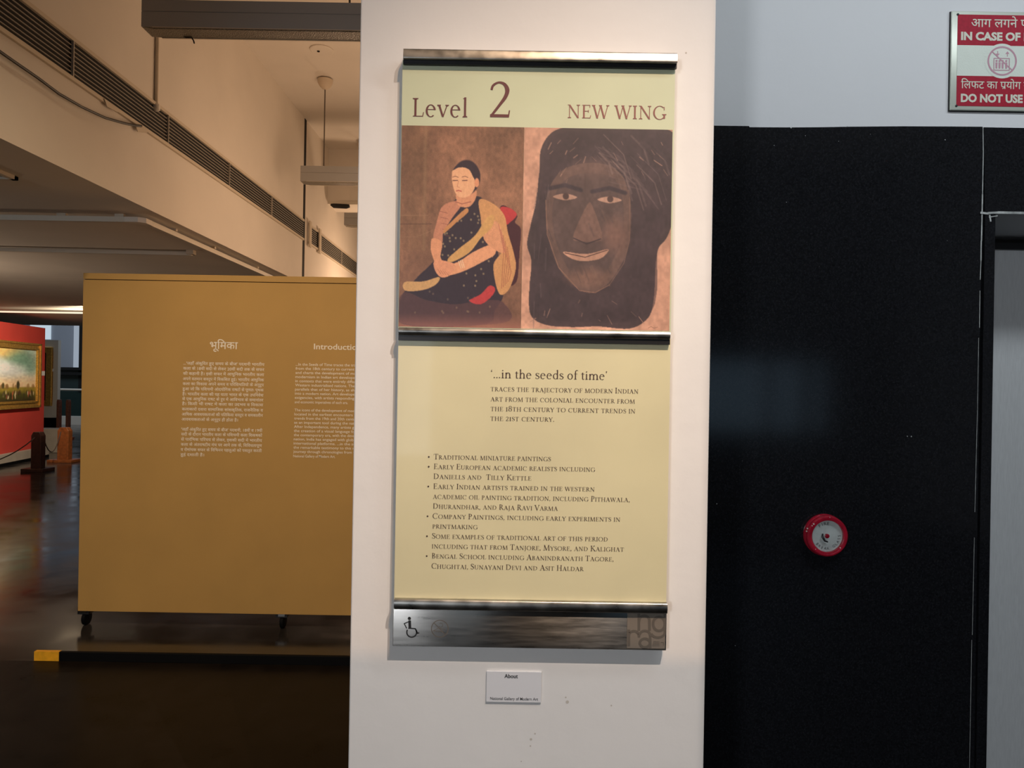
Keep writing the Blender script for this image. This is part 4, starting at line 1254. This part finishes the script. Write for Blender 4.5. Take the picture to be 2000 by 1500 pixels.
# small paper flakes at the grille
for (x, y), (x2, y2), lab in (((203, 192), (229, 216), 'pale paper flap stuck over the slats of the long grille'), ((264, 243), (286, 256), 'crumpled tape holding the black cable end to the grille')):
    a, b = PX(x, y, XB + .022), PX(x2, y2, XB + .022)
    tag(MB().hull_prism([(XB + .024, a.y, a.z), (XB + .028, b.y, b.z + .01), (XB + .028, b.y, b.z - .012), (XB + .024, a.y + .03, a.z - .035)], (-.004, 0, 0)).build('paper_flap', M['trim']), lab, 'paper')
# lighting tracks on the low ceiling
TY = 4.77
def trackbar(name, p0, p1, label):
    pass
tk = thing('lighting_track', 'white lighting track bent in an L under the low ceiling', 'lighting track', (-4, TY, SZ))
tz1 = SZ - .018; tz0 = tz1 - .036
MB().box(-7.5, -2.62, TY, TY + .035, tz0, tz1).build('track_rail', M['track'], tk, bevel=.002)
MB().box(-2.53, -2.495, TY + .1, 8.4, tz0, tz1).build('track_rail', M['track'], tk, bevel=.002)
MB().hull_prism([(-2.62, TY - .004, tz0), (-2.53, TY - .004, tz0), (-2.49, TY + .03, tz0), (-2.49, TY + .11, tz0), (-2.535, TY + .11, tz0), (-2.56, TY + .04, tz0), (-2.62, TY + .04, tz0)], (0, 0, .034)).build('corner_joint', M['plaster'], tk)
for (x, y) in ((-3.05, TY + .017), (-2.66, TY + .017), (-5.2, TY + .017), (-2.512, TY + .45), (-2.512, 5.9), (-2.512, 6.9)):
    MB().box(x - .03, x + .03, y - .014, y + .014, tz1, SZ).build('ceiling_clip', M['trim'], tk)
tk2 = thing('lighting_track', 'straight thin lighting track further back under the low ceiling', 'lighting track', (-5.5, 6.05, SZ))
q0 = Vector((-8.5, 5.9, 0)); q1 = Vector((-2.77, 6.09, 0))
for nm, y0, y1, z0, z1, m in (('track_rail', 0, .034, SZ - .042, SZ - .012, 'track'), ('cable_duct', .07, .085, SZ - .03, SZ, 'slat')):
    MB().hull_prism([(q0.x, q0.y + y0, z0), (q1.x, q1.y + y0, z0), (q1.x, q1.y + y1, z0), (q0.x, q0.y + y1, z0)], (0, 0, z1 - z0)).build(nm, M[m], tk2)
MB().box(-2.80, -2.74, 6.06, 6.12, SZ - .035, SZ).build('end_cap', M['trim'], tk2)
# ceiling grille at the left edge
cg = thing('ceiling_vent', 'square ceiling vent frame at the edge of the low ceiling', 'vent', (-3.05, 3.6, SZ))
vx1 = P(36, 346, 1).x / (1.55 - P(36, 346, 1).z) * -1.1
pz = P(36, 346, 1); kk = (SZ - 1.55) / (pz.z - 1.55); c1 = CAM + (pz - CAM) * kk
f_ = MB()
x1, y1 = c1.x, c1.y
for (a, b, c_, d_) in ((x1 - .7, x1, y1 - .03, y1), (x1 - .03, x1, y1 - .7, y1), (x1 - .7, x1 - .67, y1 - .7, y1), (x1 - .7, x1, y1 - .7, y1 - .67)):
    f_.box(a, b, c_, d_, SZ - .02, SZ)
f_.build('vent_frame', M['trim'], cg)
MB().box(x1 - .66, x1 - .05, y1 - .66, y1 - .05, SZ - .004, SZ + .001).build('vent_opening', M['gap'], cg)
f_ = MB()
for i in range(6):
    f_.box(x1 - .66, x1 - .05, y1 - .62 + i * .1, y1 - .60 + i * .1, SZ - .012, SZ - .004)
f_.build('vent_blades', M['slat'], cg)
# small dark spotlight bar below the cross beam
sp = thing('beam_spotlight', 'small dark lamp lying against the underside of the cross beam', 'spotlight', (-2.2, 9.0, 3.8))
MB().tube([(-2.34, 9.02, 3.79), (-2.30, 9.02, 3.775), (-2.14, 9.02, 3.77), (-2.10, 9.02, 3.775)], [.012, .03, .03, .02], 14).build('lamp_body', M['dark_metal'], sp, smooth=True)
MB().box(-2.36, -1.9, 9.03, 9.06, 3.80, 3.84).build('mounting_bar', M['track'], sp)
# lit trough above the red board
cl = thing('trough_light', 'long lit trough light on the low ceiling above the red board', 'ceiling light', (-10, 12, SZ))
MB().prism_x([(11.35, SZ - .0015), (11.42, SZ - .03), (12.2, SZ - .03), (12.25, SZ - .0015)], -16, -6.2).build('trough_body', M['whiteboard'], cl)
MB().box(-16, -6.2, 11.75, 11.83, SZ - .05, SZ - .028).build('lit_tube', M['cove'], cl)

# ================================================================== FAR EXHIBITS
ra = P(88.5, 641, 13.6); rb = P(0, 633, 12.1)
d = (Vector((rb.x, rb.y, 0)) - Vector((ra.x, ra.y, 0))).normalized()
nrm = Vector((d.y, -d.x, 0))
if nrm.x < 0: nrm = -nrm
re_ = Vector((ra.x, ra.y, 0)); rl = re_ + d * 4.2
zt = P(88.5, 641, 13.6).z; zbm = 0.20
def onred(px, py, off=0.0):
    """point of the red board's face seen at a pixel"""
    dirv = P(px, py, 1.0) - CAM
    n3 = nrm; k_ = (re_ + nrm * off - CAM).dot(n3) / dirv.dot(n3)
    return CAM + dirv * k_
rp = thing('exhibition_board', 'red exhibition board carrying the gilt-framed landscape', 'display board', (re_ + d * 2).to_tuple())
bk = -nrm * .12
MB().hull_prism([re_ + Vector((0, 0, zbm)), rl + Vector((0, 0, zbm)), rl + Vector((0, 0, zt)), re_ + Vector((0, 0, zt))], bk).build('board', M['redwall'], rp)
fo = nrm * .10
MB().hull_prism([re_ + fo + Vector((0, 0, 0)), rl + fo + Vector((0, 0, 0)), rl + fo + Vector((0, 0, zbm)), re_ + fo + Vector((0, 0, zbm))], bk * 2).build('plinth', M['plinth'], rp)
f3 = nrm * .103
MB().hull_prism([re_ + f3, rl + f3, rl + f3 + Vector((0, 0, .055)), re_ + f3 + Vector((0, 0, .055))], -nrm * .01).build('toe_strip', M['kerb'], rp)
# gilt frame and canvas
e0, e1, e2 = onred(80, 672, .06), onred(80, 795, .06), onred(0, 668, .06)
zt_, zb_ = e0.z, e1.z
fr = thing('framed_painting', 'gilt-framed landscape painting hanging on the red board', 'painting', (onred(40, 800, .03)).to_tuple())
xr_ = Vector((e0.x, e0.y, 0)); fw = 2.3
xl_ = xr_ + d * fw
ft = .13
def bar(a, b, z0, z1, dep): 
    return MB().hull_prism([a + Vector((0, 0, z0)), b + Vector((0, 0, z0)), b + Vector((0, 0, z1)), a + Vector((0, 0, z1))], -nrm * dep)
fm = MB()
for a, b, z0, z1 in ((xr_, xl_, zt_ - ft, zt_), (xr_, xl_, zb_, zb_ + ft), (xr_, xr_ + d * ft, zb_ + ft, zt_ - ft), (xl_ - d * ft, xl_, zb_ + ft, zt_ - ft)):
    t_ = bar(a, b, z0, z1, .058)
    n = len(fm.v); fm.v += t_.v; fm.f += [[n + i for i in f] for f in t_.f]
    a2, b2 = a + nrm * .02, b + nrm * .02
for k_, (o_, w_) in enumerate(((.0, .035), (ft - .04, .03))):
    for a, b, z0, z1 in ((xr_ + d * o_, xl_ - d * o_, zt_ - o_ - w_, zt_ - o_), (xr_ + d * o_, xl_ - d * o_, zb_ + o_, zb_ + o_ + w_), (xr_ + d * o_, xr_ + d * (o_ + w_), zb_ + o_, zt_ - o_), (xl_ - d * (o_ + w_), xl_ - d * o_, zb_ + o_, zt_ - o_)):
        t_ = bar(a + nrm * .022, b + nrm * .022, z0, z1, .03)
        n = len(fm.v); fm.v += t_.v; fm.f += [[n + i for i in f] for f in t_.f]
fm.build('gilt_frame', M['gold'], fr)
cw = fw - 2 * ft; chh = zt_ - zb_ - 2 * ft
q = Paint(200, 200 * chh / cw, 240, (214, 214, 188))
Hh = q.h
q.put(1 - q.Y / (Hh * .30), (150, 164, 136), .6)
q.put(np.clip((q.Y - Hh * .40) / (Hh * .25), 0, 1), (236, 190, 136), .95)
q.ell(105, Hh * .05, 48, Hh * .13, (240, 192, 110), .9)
q.ell(150, Hh * .20, 42, Hh * .17, (112, 146, 112), 1.0, .85)
q.ell(185, Hh * .33, 30, Hh * .14, (120, 150, 120), 1.0, .7)
q.ell(110, Hh * .40, 45, Hh * .12, (232, 224, 204), 1.2, .9)
q.ell(40, Hh * .30, 45, Hh * .16, (222, 218, 196), 1.2, .8)
q.grain(6, .12)
q.put((q.Y - Hh * .715) / (Hh * .03), (150, 124, 44))
q.put((q.Y - Hh * .78) / (Hh * .10), (72, 68, 24), .95)
q.put((q.Y - Hh * .90) / (Hh * .10), (48, 36, 20), .8)
for k in range(24):
    x = rng.uniform(0, 200); q.ell(x, Hh * .715, rng.uniform(2, 6), rng.uniform(2, 5), (142, 104, 56), .6, .7)
q.ell(142, Hh * .69, 5, 7, (74, 62, 36), .5)
q.ell(96, Hh * .70, 4, 5, (90, 76, 40), .5)
for k in range(46):
    x = rng.uniform(95, 198); y = Hh * rng.uniform(.82, .93)
    c_ = [(226, 196, 150), (176, 84, 56), (56, 38, 28), (96, 64, 40), (60, 48, 30)][k % 5]
    q.ell(x, y, 1.5, 3.6, c_, .6, .8)
q.grain(36, .14)
zA = zt_ - ft
A = xl_ - d * ft + Vector((0, 0, zA)) - nrm * .02
B = xr_ + d * ft + Vector((0, 0, zA)) - nrm * .02
C3 = xl_ - d * ft + Vector((0, 0, zb_ + ft)) - nrm * .02
M['canvas'] = vcol_mat('oil_canvas', 0.5)
q.build('canvas', M['canvas'], fr, A, B, C3, div=(0.9, 0.78, 0.62))
def lab(px, py, w_, h_, text):
    p = onred(px, py, .004)
    a = Vector((p.x, p.y, p.z))
    return tag(MB().hull_prism([a, a + d * w_, a + d * w_ + Vector((0, 0, h_)), a + Vector((0, 0, h_))], -nrm * .003).build('caption_card', M['card']), text, 'label', 'caption cards beside paintings')
lab(87.5, 733.5, .16, .085, 'small white caption card on the red board')
# white board behind, with its own gilt frame
wb0 = P(91, 664, 20.0); wb1 = P(111.5, 816, 20.0)
wp = thing('exhibition_board', 'white exhibition board standing behind the end of the red one', 'display board', (wb1.x - 1, 20, 0))
MB().box(wb1.x - 2.4, wb1.x, 20, 20.12, wb1.z, wb0.z).build('board', M['whiteboard'], wp)
MB().box(wb1.x - 2.4, wb1.x - .02, 20.01, 20.1, 0, wb1.z).build('plinth', M['kerb'], wp)
f0 = P(102, 678, 19.95); f1 = P(98, 793, 19.95)
f2 = thing('framed_painting', 'tall gilt frame on the white board, mostly hidden by the red board', 'painting', (f0.x - .7, 19.97, f1.z))
fm = MB()
for a, b, c_, e_2 in ((f0.x - 1.4, f0.x, f0.z - .16, f0.z), (f0.x - 1.4, f0.x, f1.z, f1.z + .16), (f0.x - .16, f0.x, f1.z + .16, f0.z - .16), (f0.x - 1.4, f0.x - 1.24, f1.z + .16, f0.z - .16)):
    fm.box(a, b, 19.93, 20, c_, e_2)
fm.build('gilt_frame', M['gold'], f2, bevel=.01)
MB().box(f0.x - 1.24, f0.x - .16, 19.97, 20, f1.z + .16, f0.z - .16).build('canvas', M['post'], f2)
p = P(100, 725.5, 19.99)
tag(MB().box(p.x, p.x + .055, 19.985, 20, p.z, p.z + .075).build('caption_card', M['card']), 'tiny white caption card on the white board', 'label', 'caption cards beside paintings')
# white pedestal beside the red board
p0 = P(92, 838, 14.4); p1 = P(113, 893, 14.4)
tag(MB().box(p0.x - .3, p1.x, 14.4, 14.8, 0, p0.z).build('pedestal', M['plinth'], bevel=.01), 'low white pedestal past the end of the red board', 'pedestal')
# barrier posts
def post(x, y, h, wd, m, label):
    t = thing('barrier_post', label, 'barrier post', (x, y, 0), 'wooden barrier posts by the paintings')
    MB().box(x - wd * 1.1, x + wd * 1.1, y - .16, y + .16, 0, .05).build('foot', M[m], t, bevel=.006)
    b_ = MB()
    b_.prism_y([(x - wd / 2, .05), (x + wd / 2, .05), (x + wd / 2, h - .06), (x + wd * .3, h), (x - wd * .3, h), (x - wd / 2, h - .06)], y - .06, y + .06)
    b_.build('upright', M[m], t, bevel=.004)
    return t
pp = P(74, 921, 11.6)
post(pp.x, 11.6, .64, .16, 'post', 'dark wooden barrier post in front of the red board')
pq = P(126, 904, 12.9)
post(pq.x, 12.9, .63, .20, 'postlight', 'orange-brown wooden barrier post close to the ochre panel')
for px, lab_ in ((115, 'thin reddish post behind the orange-brown one, nearer the white board'), (133, 'thin reddish post behind the orange-brown one, nearer the ochre panel')):
    pz_ = P(px, 836, 17.6)
    post(pz_.x, 17.6, .98, .06, 'postmid', lab_)
a = Vector((pp.x + .02, 11.69, .55)); b = Vector((pq.x - .02, 12.81, .55))
rp_ = []
for i in range(13):
    t = i / 12
    v = a.lerp(b, t); v.z -= .30 * (1 - (2 * t - 1) ** 2)
    rp_.append(v)
tag(MB().tube(rp_, .009, 8).build('barrier_rope', M['rope'], smooth=True), 'dark rope sagging between the two large barrier posts', 'rope')
a = Vector((pp.x - .05, 9.3, .55)); b = Vector((pp.x, 11.51, .55))
rp_ = []
for i in range(13):
    t = i / 12
    v = a.lerp(b, t); v.z -= .30 * (1 - (2 * t - 1) ** 2)
    rp_.append(v)
tag(MB().tube(rp_, .009, 8).build('barrier_rope', M['rope'], smooth=True), 'dark rope running along the front of the red board', 'rope')
# glass railing of the atrium
rl_ = thing('glass_railing', 'glass railing with a pale handrail in front of the atrium', 'railing', (-12, 23, 0))
hz = P(135, 761, 23).z
MB().tube([(-20.8, 23, hz), (-6, 23, hz)], .035, 10).build('handrail', M['track'], rl_, smooth=True)
MB().box(-20.8, -6, 22.99, 23.01, .3, hz - .06).build('glass_panel', M['railglass'], rl_)
MB().box(-20.8, -6, 22.9, 23.1, 0.0, P(135, 813, 22.9).z).build('kerb', M['whiteboard'], rl_)

# ================================================================== LOBBY LAMPS (outside the picture)
def shuttered_lamp(L, zlow, zhigh, label):
    """housing with a rectangular shutter opening so that the beam covers the pillar face only"""
    sl = thing('shuttered_spotlight', label, 'spotlight', L, 'shuttered spotlights above the directory sign')
    ya = L.y + .25
    kq = .25 / (YP - L.y)
    sh = lambda x, z: (L.x + (x - L.x) * kq, L.z + (z - L.z) * kq)
    ax0, az0 = sh(-.6, zlow)
    ax1, az1 = sh(pr + .004, zhigh)
    X0, X1, Z0, Z1_ = L.x - .22, L.x + .04, L.z - .70, L.z + .06
    hb = MB()
    for b in ((X0, ax0, ya, ya + .003, Z0, Z1_), (ax1, X1, ya, ya + .003, Z0, Z1_), (ax0, ax1, ya, ya + .003, az1, Z1_), (ax0, ax1, ya, ya + .003, Z0, az0)):
        if b[1] > b[0] and b[5] > b[4]:
            hb.box(*b)
    hb.build('shutter_plate', M['lampbody'], sl)
    hb = MB()
    hb.box(X0, X1, L.y - .10, L.y - .097, Z0, Z1_)
    hb.box(X0, X0 + .003, L.y - .10, ya, Z0, Z1_); hb.box(X1 - .003, X1, L.y - .10, ya, Z0, Z1_)
    hb.box(X0, X1, L.y - .10, ya, Z0, Z0 + .003); hb.box(X0, X1, L.y - .10, ya, Z1_ - .003, Z1_)
    hb.build('housing', M['lampbody'], sl)
    MB().tube([(L.x, L.y, Z1_), (L.x, L.y, CZ)], .01, 8).build('stem', M['lampbody'], sl)
shuttered_lamp(LAMP, -0.3, 2.7, 'black shuttered spotlight lighting the whole pillar')
shuttered_lamp(LAMP2, 0.898, 2.7, 'black shuttered spotlight with the beam cut below the directory sign')
tag(MB().box(.6, 2.9, .77, .83, 3.23, 3.42).build('batten_light', M['lampbody']), 'slim ceiling batten in front of the lift wall', 'ceiling light')
